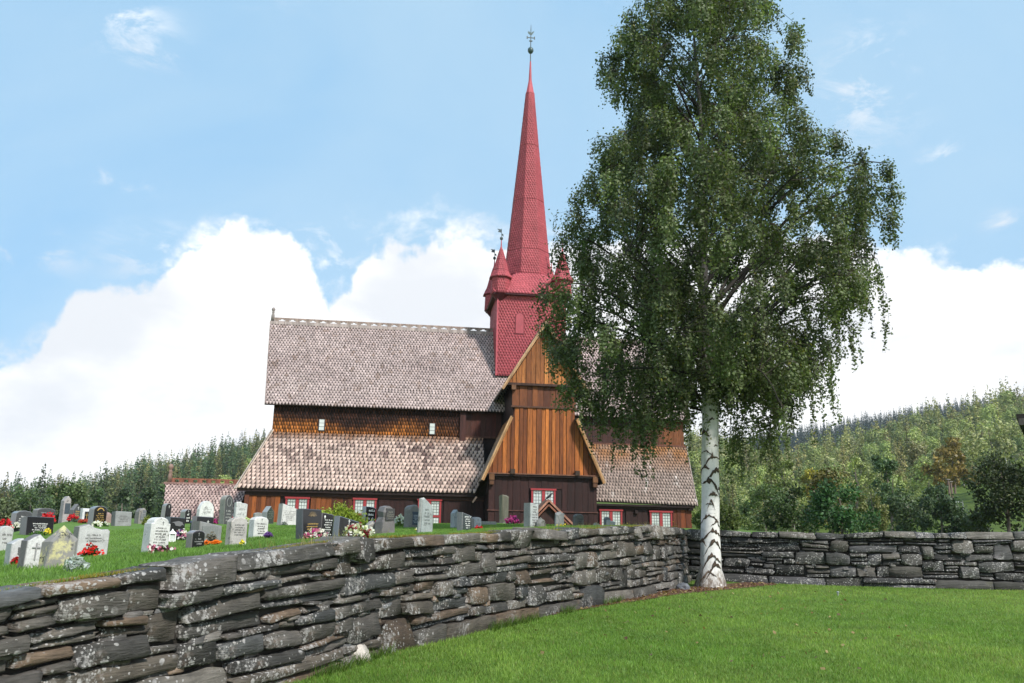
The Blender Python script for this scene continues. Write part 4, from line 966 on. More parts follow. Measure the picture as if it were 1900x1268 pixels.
# nearer trees and bushes behind the walls: (px centre, py top, distance, height below, half width px, colour, kind)
def near_tree(px, ptop, pbot, d, wpx, green, label, name='bush', cat='bush', n=2600, leaf=.16, lobes=22, z0=.05, seed=0, group=None, trunk=True, shape='round'):
    P = at(px, pbot, d); h = (pbot-ptop)/F*d; r = np.random.default_rng(seed+int(px)); wd = wpx/F*d/2
    th = thing(name, label, cat, P, 0, group)
    cs = []
    for k in range(lobes):
        f = r.uniform(z0+.08, .9); 
        env = {'round': math.sqrt(max(0.05, 1-(2*f-.9)**2)), 'column': .55+.45*math.sin(f*math.pi), 'cone': 1.05-f*.9, 'dome': math.sqrt(max(.02, 1-(f*.98)**2))}[shape]
        a = r.uniform(0, 6.28); rr = wd*env*math.sqrt(r.random())*.85; cs.append((rr*math.cos(a), rr*math.sin(a), f*h, min(wd, h)*r.uniform(.16, .32)))
    cs = np.array(cs); pk = r.integers(0, lobes, n); dd = r.normal(0, 1, (n, 3)); dd /= np.linalg.norm(dd, axis=1, keepdims=True)
    C = cs[pk, :3]+dd*(cs[pk, 3]*r.uniform(.35, 1.12, n))[:, None]*np.array([1, 1, 1.1]); C[:, 2] = np.maximum(C[:, 2], .02)
    V, q = leaf_quads(C, leaf*r.uniform(.6, 1.4, n), dd*.6, r, 1.1)
    cl = np.array(green)*(2.3 if max(green) < .08 else 1.5)*r.uniform(.6, 1.45, (n, 1))*(r.uniform(.7, 1.35, lobes)[pk])[:, None]
    link('crown', mesh_np('crown', V, q, np.repeat(cl, 4, 0), [M_LEAF]), th)
    mb = MB(); mb.tube([(0, 0, -.4), (.03*h, 0, h*.4), (0, .02*h, h*.8)], [h*.018+.02, h*.013+.01, h*.004], 7, (.16, .13, .11))
    for k in range(5):
        c = cs[r.integers(lobes)]; mb.tube([(0.01*h, 0, h*.25), (c[0]*.6, c[1]*.6, (h*.25+c[2])*.5), (c[0], c[1], c[2])], [h*.008+.008, h*.005+.005, .006], 5, (.16, .13, .11))
    mb.build('trunk', M_TRUNK, th)
    return th
D1, D2, D3, D4 = (.030, .046, .018), (.042, .058, .022), (.055, .075, .03), (.085, .11, .035)
near_tree(1420, 905, 992, 62, 110, D2, 'low dark rounded bush just right of the birch trunk, behind the wall', seed=1, leaf=.17)
near_tree(1352, 938, 990, 52, 80, (.10, .13, .03), 'low yellow green bush behind the wall, nearest the birch trunk on its right', seed=2, leaf=.13)
near_tree(1302, 945, 990, 56, 50, (.09, .12, .03), 'small light green bush between the church corner and the birch trunk', seed=3, leaf=.13)
near_tree(1468, 905, 996, 48, 120, (.022, .036, .010), 'dense dark green hazel bush behind the wall, left of the bronze tinted bush', seed=4, leaf=.14, n=3600)
near_tree(1562, 895, 998, 44, 130, (.014, .032, .010), 'very dark green thicket in the middle of the wall, darkest of the bushes', seed=5, leaf=.15, n=4200)
near_tree(1545, 872, 990, 58, 120, (.055, .048, .014), 'bronze tinted young maple rising behind the dark thicket', 'small_tree', 'tree', seed=6, leaf=.18)
near_tree(1622, 900, 998, 48, 60, (.060, .062, .022), 'thin olive sapling bush right of the dark thicket', seed=7, leaf=.13, n=1500)
near_tree(1655, 842, 1000, 70, 76, (.030, .048, .020), 'tall narrow dark green tree shaped like a column on the right', 'column_tree', 'tree', seed=8, leaf=.2, n=4200, shape='column', lobes=26)
near_tree(1690, 905, 1000, 58, 130, (.040, .058, .026), 'grey green willow bush at the foot of the column shaped tree', seed=9, leaf=.17, n=4200)
near_tree(1748, 905, 1002, 54, 110, (.028, .044, .020), 'dark green willow left of the twin wooden poles', seed=10, leaf=.16, n=4200)
near_tree(1800, 960, 1002, 50, 90, (.022, .036, .016), 'low dark scrub under the twin wooden poles', seed=11, leaf=.14, n=2600)
near_tree(1872, 842, 1004, 46, 150, (.028, .036, .014), 'big dark olive willow at the right edge, closest to the house eave', 'willow_tree', 'tree', seed=12, leaf=.15, n=7500, lobes=40, shape='dome')
near_tree(1772, 812, 912, 150, 104, (.165, .120, .030), 'round orange brown maple in autumn colour on the right slope', 'maple_tree', 'tree', seed=13, leaf=.5, n=2600)
near_tree(1722, 815, 900, 165, 90, (.23, .22, .11), 'broad pale straw coloured willow left of the orange maple', 'willow_tree', 'tree', seed=14, leaf=.5, n=2200)
near_tree(1842, 780, 868, 190, 110, (.20, .21, .09), 'large pale silvery willow above the orange maple', 'willow_tree', 'tree', seed=15, leaf=.6, n=2200)
near_tree(1515, 870, 945, 120, 70, (.24, .21, .03), 'small bright yellow tree behind the bronze tinted maple', 'small_tree', 'tree', seed=16, leaf=.4, n=1500)
near_tree(1455, 852, 960, 130, 90, (.10, .125, .03), 'round mid green tree left of the bright yellow tree', 'broadleaf_tree', 'tree', seed=17, leaf=.42, n=1900)
near_tree(1590, 838, 940, 150, 80, (.13, .15, .05), 'pale green feathery birch right of the bright yellow tree', 'broadleaf_tree', 'tree', seed=18, leaf=.42, n=1900)
near_tree(48, 905, 985, 66, 90, (.028, .042, .018), 'dark round leafed tree at the far left edge behind the graves', 'small_tree', 'tree', seed=19, leaf=.17, n=3600)
near_tree(110, 892, 985, 64, 95, (.036, .052, .020), 'taller dark leafed tree behind the pale pointed headstone', 'small_tree', 'tree', seed=20, leaf=.17, n=4200)
near_tree(5, 925, 985, 60, 60, (.040, .050, .024), 'thin leafed rowan bush at the left border of the picture', 'bush', 'bush', seed=21, leaf=.15, n=2200)
for i, (px, pt) in enumerate([(170, 905), (218, 902), (262, 898), (300, 900)]):
    near_tree(px, pt, 990, 130, 60, (.022, .036, .014), ['dark spruce thicket tree behind the black arched headstone', 'dark spruce thicket tree behind the wide grey headstone', 'dark spruce thicket tree above the small round shrub', 'dark spruce thicket tree beside the sacristy finial'][i], 'spruce_tree', 'tree', seed=30+i, leaf=.5, n=1100, shape='cone', lobes=14)

def pole(px, ptop, pbot, d, rad, c, label, name='utility_pole', arm=None):
    P = at(px, pbot, d); h = (pbot-ptop)/F*d; th = thing(name, label, 'pole', P)
    MB().tube([(0, 0, -1.5), (0, 0, h)], [rad, rad*.75], 8, c).build('post', M_PLANK, th)
    if arm: MB().box(-.1, arm, -.08, .08, h*.45, h*.45+.14, (.25, .27, .27)).box(arm-.06, arm+.02, -.05, .05, -.5, h*.5, (.25, .27, .27)).build('bracket', M_METAL, th)
    MB().box(-rad*1.3, rad*1.3, -rad*1.3, rad*1.3, h, h+.1, (.2, .18, .16)).build('cap', M_METAL, th)
    return th
pole(1766, 893, 962, 95, .14, (.20, .135, .11), 'left one of the twin weathered wooden poles at the green meadow', arm=None)
pole(1771, 897, 964, 96, .13, (.23, .16, .13), 'right one of the twin wooden poles, with a metal arm', arm=1.1)
pole(1866, 816, 850, 205, .13, (.45, .43, .40), 'thin pale wooden pole alone high on the right slope')

# timber house of which the eave corner shows at the right edge
hp = at(1886, 776, 30.0); hs = thing('timber_house', 'dark brown timber house eave corner jutting in at the right edge of the picture', 'house', (hp[0], hp[1], 0), R(-33))
mb = MB(); Z = hp[2]
MB().box(1.6, 9.6, 1.0, 9, -1.5, Z+.05, (.030, .018, .013)).build('wall', M_PLANK, hs)
MB().box(0, 11, 0, 10, Z-.02, Z+.14, (.028, .022, .02)).build('roof', M_SHINGLE, hs)
for k in range(6): MB().box(.05+.30*k, .26+.30*k, -.05, .25, Z-.26, Z-.022, (.035, .022, .018) if k % 2 else (.10, .085, .08)).build('rafter_end', M_PLANK, hs)

# ------------------------------------------------------------------ the birch
BB = lawn_at(1320, 1090); bx, by = BB[0], BB[1]; bz = float(lawn_z(0, by))
birch = thing('birch_tree', 'tall weeping birch with white black scarred trunk and dark green crown', 'tree', (bx, by, bz))
S_ = F/by                                                  # pixels per metre at its distance
def loc(px, py): P = at(px, py, by); return P[0]-bx, P[2]-bz
r = np.random.default_rng(5)
tp = [(1320, 1106), (1319, 1050), (1319, 980), (1318, 900), (1317, 820), (1317, 745), (1313, 680), (1308, 600), (1306, 520), (1304, 430), (1305, 330), (1300, 230), (1292, 130), (1286, 40), (1283, -30)]
tr_ = [.34, .25, .222, .212, .205, .20, .165, .14, .125, .11, .085, .065, .045, .025, .01]
tpts = [(loc(a, b)[0], .05*math.sin(i), loc(a, b)[1]) for i, (a, b) in enumerate(tp)]
tpts[0] = (tpts[0][0], 0, -.15)
nv = 18; V, Fc = [], []
tz = np.array([p[2] for p in tpts]); zz = np.concatenate([np.linspace(-.15, 1.0, 14), np.linspace(1.2, tz[-1], 40)])
for z in zz:
    x = np.interp(z, tz, [p[0] for p in tpts]); y = np.interp(z, tz, [p[1] for p in tpts]); q = np.interp(z, tz, tr_)
    for k in range(nv):
        t = 2*math.pi*k/nv; fl_ = 1+max(0, .42-z)*.75*(.45+.55*math.sin(t*5+.7))+.03*math.sin(t*3+z*4)
        V.append((x+q*fl_*math.cos(t), y+q*fl_*math.sin(t), z))
for i in range(len(zz)-1):
    for k in range(nv): Fc.append((i*nv+k, i*nv+(k+1) % nv, (i+1)*nv+(k+1) % nv, (i+1)*nv+k))
link('trunk', mesh_np('trunk', V, Fc, (.6, .6, .6), [M_BARK], True), birch)
SCARS = [(1307, 803, 10, 8, 13), (1334, 818, 7, 9, 7), (1309, 838, 13, 7, 6), (1319, 849, 17, 10, 8), (1306, 868, 12, 6, 8), (1327, 873, 18, 15, 11), (1317, 893, 19, 14, 11), (1333, 906, 9, 10, 6), (1314, 935, 7, 3, 5), (1313, 957, 20, 15, 7),
         (1327, 968, 12, 15, 6), (1319, 985, 22, 18, 9), (1322, 1004, 19, 24, 9), (1317, 1030, 20, 24, 8), (1323, 1046, 15, 18, 9), (1311, 1061, 13, 12, 7), (1326, 828, 4, 2, 3), (1318, 780, 6, 3, 5)]
SCARS += [(1319+r.uniform(-17, 17)*9, r.uniform(770, 1060), r.uniform(6, 20), r.uniform(4, 20), r.uniform(5, 10)) for _ in range(26)]
for sx_, sy_, hw_, dr_, th_ in SCARS:
    z0 = loc(1319, sy_)[1]; xc = trunk0 = np.interp(z0, tz, [p[0] for p in tpts]); q = np.interp(z0, tz, tr_); off = (sx_-1319)/S_
    a0 = math.asin(np.clip(off/q, -.98, .98))-math.pi/2 if abs(off) < q else r.uniform(.35, math.pi-.35)
    n = 15; V, Fc = [], []; asy = math.exp(r.normal(0, .45)); th_ *= .62
    for i in range(n):
        t = -1+2*i/(n-1); ang = a0+t*hw_/S_/q; zz_ = z0-dr_/S_*(abs(t)**1.3)*(asy if t > 0 else 1/asy)+r.normal(0, .011); hh = th_/S_*(1-abs(t)**1.6)*r.uniform(.25, 1.7)+.003
        qq = np.interp(zz_, tz, tr_)*1.03+.004+.0; fl_ = 1+max(0, .42-zz_)*.75*(.45+.55*math.sin(ang*5+.7))
        for dz, e in ((-hh*.5, 0), (0, .008), (hh*.5+hh*.5*r.random()*(i % 2), 0)): V.append((np.interp(zz_+dz, tz, [p[0] for p in tpts])+(qq*fl_+e)*math.cos(ang), np.interp(zz_+dz, tz, [p[1] for p in tpts])+(qq*fl_+e)*math.sin(ang), zz_+dz))
    for i in range(n-1):
        for k in range(2): Fc.append((i*3+k, i*3+3+k, i*3+4+k, i*3+1+k))
    link('bark_scar', mesh_np('bark_scar', V, Fc, np.array([(.030, .024, .020), (.085, .060, .042), (.045, .034, .028)]*n)*r.uniform(.7, 1.5), [M_TRUNK]), birch)
# measured outline of the crown: py, left px, right px
ENV = [(-40, 1235, 1330), (0, 1190, 1385), (60, 1130, 1480), (100, 1102, 1502), (150, 1125, 1510), (200, 1120, 1512), (250, 1105, 1545), (320, 1068, 1590), (400, 1035, 1660), (480, 1012, 1625), (560, 1012, 1600), (640, 1030, 1545), (700, 1042, 1530), (760, 1085, 1500), (800, 1150, 1440), (840, 1190, 1420)]
ez = np.array([loc(1300, a)[1] for a, _, _ in ENV])[::-1]; el_ = np.array([loc(b, a)[0] for a, b, _ in ENV])[::-1]; er_ = np.array([loc(c, a)[0] for a, _, c in ENV])[::-1]
def env(z, phi):
    L = -np.interp(z, ez, el_); Rr = np.interp(z, ez, er_); c = np.cos(phi)
    m = (L+Rr)/2*.92; cx = np.where(c > 0, Rr, L); return np.sqrt((cx*c)**2+(m*np.sin(phi))**2)
def trunk_x(z): return np.interp(z, tz, [p[0] for p in tpts])
ztip_lo, ztip_hi = loc(1300, 720)[1], loc(1300, -28)[1]
def center_x(z): return (np.interp(z, ez, el_)+np.interp(z, ez, er_))/2*.25+trunk_x(z)*.75
clumps = []
tries = 0
while len(clumps) < 400 and tries < 60000:                  # leaf masses spread through the crown, thicker towards its outside
    tries += 1; z = ztip_lo+(ztip_hi-ztip_lo)*r.random(); phi = r.uniform(0, 6.283); e_ = float(env(z, phi))
    if r.random() > e_/4.6: continue
    q = e_*math.sqrt(r.uniform(.06, 1.0))*.93; p = np.array([q*math.cos(phi), q*math.sin(phi), z])
    if loc(1300, 680)[1] < z < loc(1300, 560)[1] and math.hypot(p[0]-trunk_x(z), p[1]*.8) < .8: continue
    if vn(p[0]*.55+p[1]*.4+40, p[2]*.6-p[1]*.3+40, 2) < .36: continue
    if any(abs(p[0]-c[0]) < .5 and (p[0]-c[0])**2+(p[1]-c[1])**2+(p[2]-c[2])**2 < .22 for c, _, _ in clumps): continue
    clumps.append((p, r.uniform(.26, .52), 0))
for px, py, yy, sz in [(1655, 345, .2, .30), (1645, 300, .1, .22), (1635, 400, -.3, .32), (1608, 300, .2, .24), (1602, 275, .2, .16), (1615, 350, .3, .34), (1600, 420, .6, .36), (1575, 370, -.4, .4), (1480, 40, .2, .25), (1465, 80, -.3, .32), (1440, 110, .2, .4), (1470, 140, .4, .36), (1120, 100, .2, .26), (1150, 90, .1, .3), (1135, 150, -.4, .34), (1165, 150, .4, .4),
                       (1240, 15, .2, .34), (1330, 5, 0, .34), (1210, 35, .3, .3), (1285, 5, .2, .3), (1050, 430, .5, .36), (1040, 540, -.5, .36), (1050, 620, .3, .36), (1075, 690, -.6, .38), (1110, 740, .2, .36), (1130, 255, .2, .34), (1095, 330, .1, .36), (1500, 690, .4, .36), (1520, 640, -.3, .4), (1570, 520, -.5, .38), (1595, 470, .3, .34), (1455, 735, .1, .36), (1290, 672, -.5, .30), (1342, 664, -.4, .32), (1322, 640, -.5, .26), (1275, 700, -.3, .34), (1352, 700, -.4, .34), (1306, 706, -.6, .24), (1330, 716, -.5, .22), (1260, 650, -.3, .3), (1375, 660, .3, .32), (1026, 590, .4, .36), (1035, 650, -.5, .36), (1062, 705, .4, .36), (1095, 735, -.3, .36), (1140, 758, .5, .34), (1175, 742, -.6, .34), (1215, 752, .3, .34), (1240, 720, -.4, .34), (1020, 530, .1, .3), (1440, 720, .3, .34), (1490, 675, -.5, .34), (1400, 700, -.6, .32), (1430, 680, .6, .34), (1525, 590, .4, .36), (1400, 600, -.7, .34), (1430, 620, -.5, .34), (1460, 600, -.3, .34), (1440, 575, .2, .34), (1480, 630, -.4, .34), (1385, 640, -.6, .3)]:
    a_, b_ = loc(px, py); clumps.append((np.array([a_, yy, b_]), sz, 0))
# curtains that hang below the crown
for px, py, n in [(1205, 770, 5), (1180, 745, 4), (1230, 755, 3), (1150, 735, 3), (1110, 720, 3), (1385, 785, 7), (1425, 780, 7), (1600, 540, 4), (1555, 610, 4), (1400, 735, 4), (1450, 700, 3), (1600, 500, 4), (1575, 520, 3), (1520, 670, 3), (1045, 560, 3), (1300, 705, 2), (1260, 735, 3), (1490, 715, 3), (1365, 740, 3)]:
    for _ in range(n):
        a_, b_ = loc(px+r.normal(0, 14), py+r.normal(0, 10)); clumps.append((np.array([a_, r.normal(0, .8), b_]), r.uniform(.14, .24), 1))
br = MB(); LC, LS, LN, LB_ = [], [], [], []
def bez(c, t): u = 1-t; return u**3*c[0]+3*u*u*t*c[1]+3*u*t*t*c[2]+t**3*c[3]
limbs = []
order = sorted(range(len(clumps)), key=lambda i: -math.hypot(clumps[i][0][0], clumps[i][0][1]))
for k in order[::6]+order[1:60:8]:
    x, y, z = clumps[k][0]; q = math.hypot(x-trunk_x(z), y); z0 = float(np.clip(z-q*r.uniform(.7, 1.15), loc(1317, 770)[1]+r.uniform(0, 1.4), tz[-1]-.4)); x0 = trunk_x(z0)
    c = [np.array([x0, 0, z0]), np.array([x0+(x-x0)*.34, y*.34, z0+(z-z0)*.5+.05*q]), np.array([x0+(x-x0)*.74, y*.74, max(z, z0)+.10*q]), np.array([x, y, z])]
    limbs.append(c); tt_ = np.linspace(0, 1, 9); r0 = min(.0095*q+.010, .5*float(np.interp(z0, tz, tr_)))
    br.tube([bez(c, t) for t in tt_], [r0*(1-.85*t)+.004 for t in tt_], 6, (.040, .035, .030), False)
LP = np.array([bez(c, t) for c in limbs for t in np.linspace(.35, 1, 10)])
for p, sz, kind in clumps:
    j = np.argmin(np.linalg.norm(LP-p, axis=1)+np.where(LP[:, 2] > p[2]+.2, .8, 0)); a_ = LP[j]; mid_ = (a_+p)/2+np.array([0, 0, .12])
    br.tube([a_, mid_, p+np.array([0, 0, sz*.3])], [.011, .008, .005], 4, (.07, .058, .05), False)
    ns = int(6+20*sz) if not kind else 3
    tone = r.uniform(.62, 1.4)
    for _ in range(ns):
        d = r.normal(0, 1, 3); d /= np.linalg.norm(d); o = p+d*np.array([sz, sz, sz*.55])*r.uniform(.3, 1.0); L = r.uniform(.22, .62)*(1 if not kind else 1.9)*(1+.5*(d[2] < 0)); dr = d[:2]*r.uniform(0, .16)
        e = o+np.array([dr[0], dr[1], -L]); nl = int(L*64+8) if not kind else int(L*52)
        t = r.random(nl)**.9; ax = o+(e-o)*t[:, None]; w_ = (.10 if not kind else .055)*(1-.45*t)
        LC.append(ax+r.normal(0, 1, (nl, 3))*w_[:, None]); LS.append(r.uniform(.050, .088, nl)); LN.append(np.full(nl, tone*r.uniform(.85, 1.15)))
        ov = (ax-(p+np.array([0, 0, -.25])))*np.array([1, 1, .7]); LB_.append(ov/(np.linalg.norm(ov, axis=1, keepdims=True)+1e-6)*1.5+np.array([0, 0, .75]))
        br.tube([p+np.array([0, 0, sz*.3]), o, e], [.004, .0035, .0025], 3, (.07, .055, .045), False)
br.build('limbs', mat('dark_birch_limb', b_plain(0.75, 15, 0.35, 0.3, 0.2)), birch, True)
LB_ = np.concatenate(LB_)
LC = np.concatenate(LC); LS = np.concatenate(LS); LN = np.concatenate(LN)
V, q = leaf_quads(LC, LS, LB_, r, 1.15)
cl = np.array([.108, .136, .058])*LN[:, None]*r.uniform(.6, 1.5, (len(LC), 1)); yl = r.random(len(LC)) < .02; cl[yl] = (.16, .15, .03)
M_BIRCH = mat('birch_leaf', b_leaf(0.30, 0.0))
link('crown', mesh_np('crown', V, q, np.repeat(cl, 4, 0), [M_BIRCH]), birch, 'stuff')
print('birch leaves', len(LC))

# ------------------------------------------------------------------ graves
GA = R(50)                                                 # the stones' fronts look to the right of the viewer
LIGHT, PALE, GREY, DARK, BLACK, BROWN = (.44, .44, .44), (.58, .58, .57), (.235, .24, .24), (.060, .062, .066), (.016, .016, .018), (.16, .10, .09)
def profile(shape, W, H, r):
    a = []
    if shape == 'flat': a = [(W, H*.97), (0, H)]
    elif shape == 'slant': a = [(W, H*.80), (0, H)]
    elif shape == 'wave': a = [(W, H*.80), (W*.93, H*.86), (W*.75, H*.84), (W*.5, H*.90), (W*.30, H*1.0), (W*.12, H*.94), (0, H*.92)]
    elif shape == 'arch': a = [(W, H*.80)]+[(W/2+W/2*math.cos(t), H*.80+H*.20*math.sin(t)) for t in np.linspace(.25, math.pi-.25, 7)]+[(0, H*.80)]
    elif shape == 'round': a = [(W*1.0, H*.55), (W*.96, H*.72), (W*.84, H*.88), (W*.65, H*.98), (W*.45, H), (W*.25, H*.93), (W*.10, H*.78), (W*.02, H*.58)]
    elif shape == 'shoulder': a = [(W, H*.82), (W*.9, H*.84)]+[(W/2+W*.40*math.cos(t), H*.84+H*.16*math.sin(t)) for t in np.linspace(0, math.pi, 9)]+[(W*.1, H*.84), (0, H*.82)]
    elif shape == 'gable': a = [(W, H*.66), (W*.5, H), (0, H*.66)]
    elif shape == 'peak': a = [(W, H*.80), (W*.72, H*.90), (W*.52, H), (W*.30, H*.93), (0, H*.80)]
    elif shape == 'cham': a = [(W, H*.84), (W*.86, H*.95), (W*.5, H), (W*.14, H*.95), (0, H*.84)]
    elif shape == 'step': a = [(W, H*.86), (W*.92, H*.92), (W*.55, H*.93), (W*.42, H*1.0), (W*.12, H), (0, H*.94)]
    elif shape == 'obelisk': a = [(W*.92, H*.84), (W*.62, H), (W*.42, H), (W*.08, H*.84)]
    elif shape == 'spear': a = [(W, H*.62), (W*.80, H*.80), (W*.40, H*.95), (W*.22, H), (0, H*.96)]
    elif shape == 'wavy': a = [(W, H*.93), (W*.8, H*.97), (W*.55, H*.98), (W*.3, H), (0, H)]
    elif shape == 'lobed': a = [(W*.98, H*.45), (W*.85, H*.55), (W*.90, H*.75), (W*.80, H*.92), (W*.55, H), (W*.25, H*.97), (W*.12, H*.80), (W*.16, H*.6), (W*.02, H*.42)]
    return [(0, -.12), (W, -.12)]+a
def glyphs(W, z0, z1, lines, y, c, r, indent=.16, lh=None, gold=False):
    """rows of small upright strokes, as worn lettering reads from a distance"""
    mb = MB(); n = lines; hh = (z1-z0)/n
    for i in range(n):
        zb_ = z1-(i+1)*hh+hh*.25; zt_ = zb_+hh*(.52 if i % 2 else .62); ln = r.uniform(.55, 1.0)*(1-2*indent)*W; x = W/2-ln/2+r.uniform(-.02, .02)*W; xe = x+ln
        while x < xe:
            wd = hh*r.uniform(.28, .42)
            if r.random() < .86:
                mb.box(x, x+wd*.32, y-.003, y, zb_, zt_ if r.random() < .4 else zb_+(zt_-zb_)*.72, c)
                k = r.integers(3); zz_ = (zb_, zb_+(zt_-zb_)*.36, zb_+(zt_-zb_)*.66)[k]
                mb.box(x+wd*.32, x+wd*.78, y-.003, y, zz_, zz_+hh*.10, c)
                if r.random() < .6: mb.box(x+wd*.62, x+wd*.84, y-.003, y, zb_, zb_+(zt_-zb_)*.66, c)
            x += wd*1.12
    return mb
GRAVES = []
def grave(L, S, Rr, top_, base, shape, colr, label, m=None, text=None, tz_=(.25, .72), lines=5, plaque=None, cross=None, lean=0.0, rough=False, base_slab=None, side_c=None, lo=6.0, face=None, emblem=None):
    r = np.random.default_rng(int(L*7+top_)); P = yard_at(S, base, lo)
    mpp = P[1]/F*math.sqrt(1+(P[0]/P[1])**2*.0); va = math.atan2(P[0], P[1]); ae = GA+va
    W = max(.2, (Rr-S)*mpp/max(.35, math.cos(ae))); Tn = float(np.clip((S-L)*mpp/max(.35, math.sin(ae)), .10, .42)); H_ = (base-top_)*mpp*1.02
    th = thing('gravestone', label, 'gravestone', P, GA, 'gravestones in the churchyard'); th.rotation_euler = (R(lean), R(r.normal(0, 1.2)), GA+R(r.normal(0, 3)))
    pf = profile(shape, W, H_, r); n = len(pf); bv = min(.018, .05*W) if not rough else .03
    cx, cz = W/2, H_*.45
    ins = [(x+(cx-x)*bv/W*2, z+(cz-z)*bv/H_*2 if z > 0 else z) for x, z in pf]
    jit = (lambda: r.normal(0, .014)) if rough else (lambda: r.normal(0, .002))
    V = [(x, 0+jit(), z) for x, z in ins]+[(x+jit(), bv, z+jit()) for x, z in pf]+[(x+jit(), Tn-bv, z+jit()) for x, z in pf]+[(x, Tn+jit(), z) for x, z in ins]
    Fc = [tuple(range(n)), tuple(range(3*n, 4*n))[::-1]]+[(k*n+i, (k+1)*n+i, (k+1)*n+(i+1) % n, k*n+(i+1) % n) for k in range(3) for i in range(n)]
    cf = face or colr; C = np.array([cf]*n+[side_c or colr]*(3*n))
    link('slab', mesh_np('slab', V, Fc, C, [m or M_GRANITE]), th)
    if base_slab: MB().box(-.10, W+.10, -.08, Tn+.08, -.1, base_slab, GREY).build('plinth', M_GRANITE, th)
    if plaque:
        (a, b, c, d, pc) = plaque; MB().box(W*a, W*b, -.016, .004, H_*c, H_*d, pc).build('plaque', M_POLISH, th)
    yy = -.017 if plaque else -.004
    if text:
        if plaque: a, b, c, d = plaque[:4]; g = glyphs(W*(b-a), H_*(c+(d-c)*.12), H_*(c+(d-c)*.78), lines, yy, text, r, .08); g.v = [(x+W*a, y, z) for x, y, z in g.v]
        else: g = glyphs(W, H_*tz_[0], H_*tz_[1], lines, yy, text, r)
        if g.v: g.build('inscription', M_TEXT, th, kind='stuff')
    if cross:
        x0, z0, hh, cc = cross; x0 *= W; z0 *= H_; hh *= H_; cw = min(.08*hh, .012)
        MB().box(x0-cw*.5, x0+cw*.5, yy-.006, yy+.001, z0, z0+hh, cc).box(x0-hh*.24, x0-cw*.5, yy-.006, yy+.001, z0+hh*.68, z0+hh*.68+cw, cc).box(x0+cw*.5, x0+hh*.24, yy-.006, yy+.001, z0+hh*.68, z0+hh*.68+cw, cc).build('cross', M_TEXT, th)
    if emblem:
        kind_, x0, z0, s_, cc = emblem; x0 *= W; z0 *= H_; s_ *= H_; mb = MB()
        if kind_ == 'wreath':
            for k in range(14):
                t0, t1 = 2*math.pi*k/14, 2*math.pi*(k+1)/14
                mb.beam((x0+s_*.55*math.cos(t0), yy-.003, z0+s_*math.sin(t0)), (x0+s_*.55*math.cos(t1), yy-.003, z0+s_*math.sin(t1)), .012, .02, (0, 1, 0), cc)
        elif kind_ == 'leaves':
            for k in range(9):
                t = .35+k*.30; mb.beam((x0+s_*.9*math.cos(t), yy-.003, z0+s_*.9*math.sin(t)), (x0+s_*1.15*math.cos(t+.12), yy-.003, z0+s_*1.2*math.sin(t+.05)), .03, .012, (0, 1, 0), cc)
        elif kind_ == 'rays':
            for k in range(9): t = .2+k*.34; mb.beam((x0+s_*.15*math.cos(t), yy-.003, z0+s_*.15*math.sin(t)), (x0+s_*math.cos(t), yy-.003, z0+s_*math.sin(t)), .01, .008, (0, 1, 0), cc)
        elif kind_ == 'stem':
            for k in range(7): mb.beam((x0, yy-.003, z0+s_*.1*k), (x0+s_*(.30 if k % 2 else -.30), yy-.003, z0+s_*(.1*k+.32)), .01, .008, (0, 1, 0), cc)
            mb.beam((x0, yy-.003, z0-.1*s_), (x0, yy-.003, z0+s_), .012, .008, (0, 1, 0), cc)
        elif kind_ == 'rose':
            mb.prism([(x0+s_*(.5*math.cos(t))*(.8+.3*math.sin(3*t)), z0+s_*math.sin(t)*.8) for t in np.linspace(0, 5.8, 9)], yy-.004, yy, cc)
        elif kind_ == 'lozenge':
            mb.prism([(x0-s_*1.6, z0+.18*s_), (x0-s_*.9, z0+.05*s_), (x0-s_*.5, z0-.55*s_), (x0+s_*.7, z0-.7*s_), (x0+s_*1.1, z0-.35*s_), (x0+s_*1.6, z0-.5*s_), (x0+s_*1.1, z0+.25*s_), (x0+s_*.2, z0+.5*s_)], yy-.004, yy, cc)
        mb.build('emblem', M_TEXT, th)
    return th
TX = (.12, .12, .12); GOLD = (.50, .33, .10); WH = (.78, .78, .76)
grave(-14, -6, 16, 979, 1022, 'arch', LIGHT, 'pale arched headstone with rusty stain, cut by the left border of the picture', text=TX, lines=3)
grave(5, 16, 37, 1003, 1050, 'peak', LIGHT, 'small pale headstone with carved flower stem beside a single red flower', emblem=('stem', .5, .35, .35, TX))
grave(33, 43, 72, 996, 1055, 'peak', PALE, 'pale peaked headstone with thin engraved cross, next to the yellow lichen stone', side_c=(.16, .15, .15), cross=(.42, .25, .50, (.27, .27, .27)))
grave(70, 84, 132, 983, 1055, 'gable', GREY, 'pointed gable headstone blotched with yellow lichen', M_YELLOW, text=(.10, .10, .10), lines=2, tz_=(.42, .62), rough=True)
grave(128, 140, 190, 977, 1035, 'wave', LIGHT, 'broad light grey headstone with wavy top behind red geraniums', text=TX, lines=3, tz_=(.45, .72), side_c=(.25, .23, .22))
grave(37, 47, 92, 960, 993, 'flat', BLACK, 'leaning black headstone with pale side stripe and white names, by yellow flower', M_POLISH, text=WH, lines=5, tz_=(.12, .66), lean=-6, side_c=(.10, .105, .11))
grave(17, 26, 52, 949, 981, 'cham', DARK, 'dark headstone with white inscription and white flowers, left of the leaning black one', M_POLISH, text=WH, lines=4, side_c=(.2, .2, .2))
grave(59, 67, 98, 944, 967, 'arch', DARK, 'wide dark grey headstone behind a big red begonia', M_GRANITE, text=(.3, .3, .3), lines=3, side_c=(.22, .21, .21))
grave(104, 114, 128, 924, 967, 'obelisk', (.36, .33, .32), 'tallest pale stone on the left skyline, pointed, with dark plaque', plaque=(.22, .82, .30, .72, (.05, .065, .08)), rough=True)
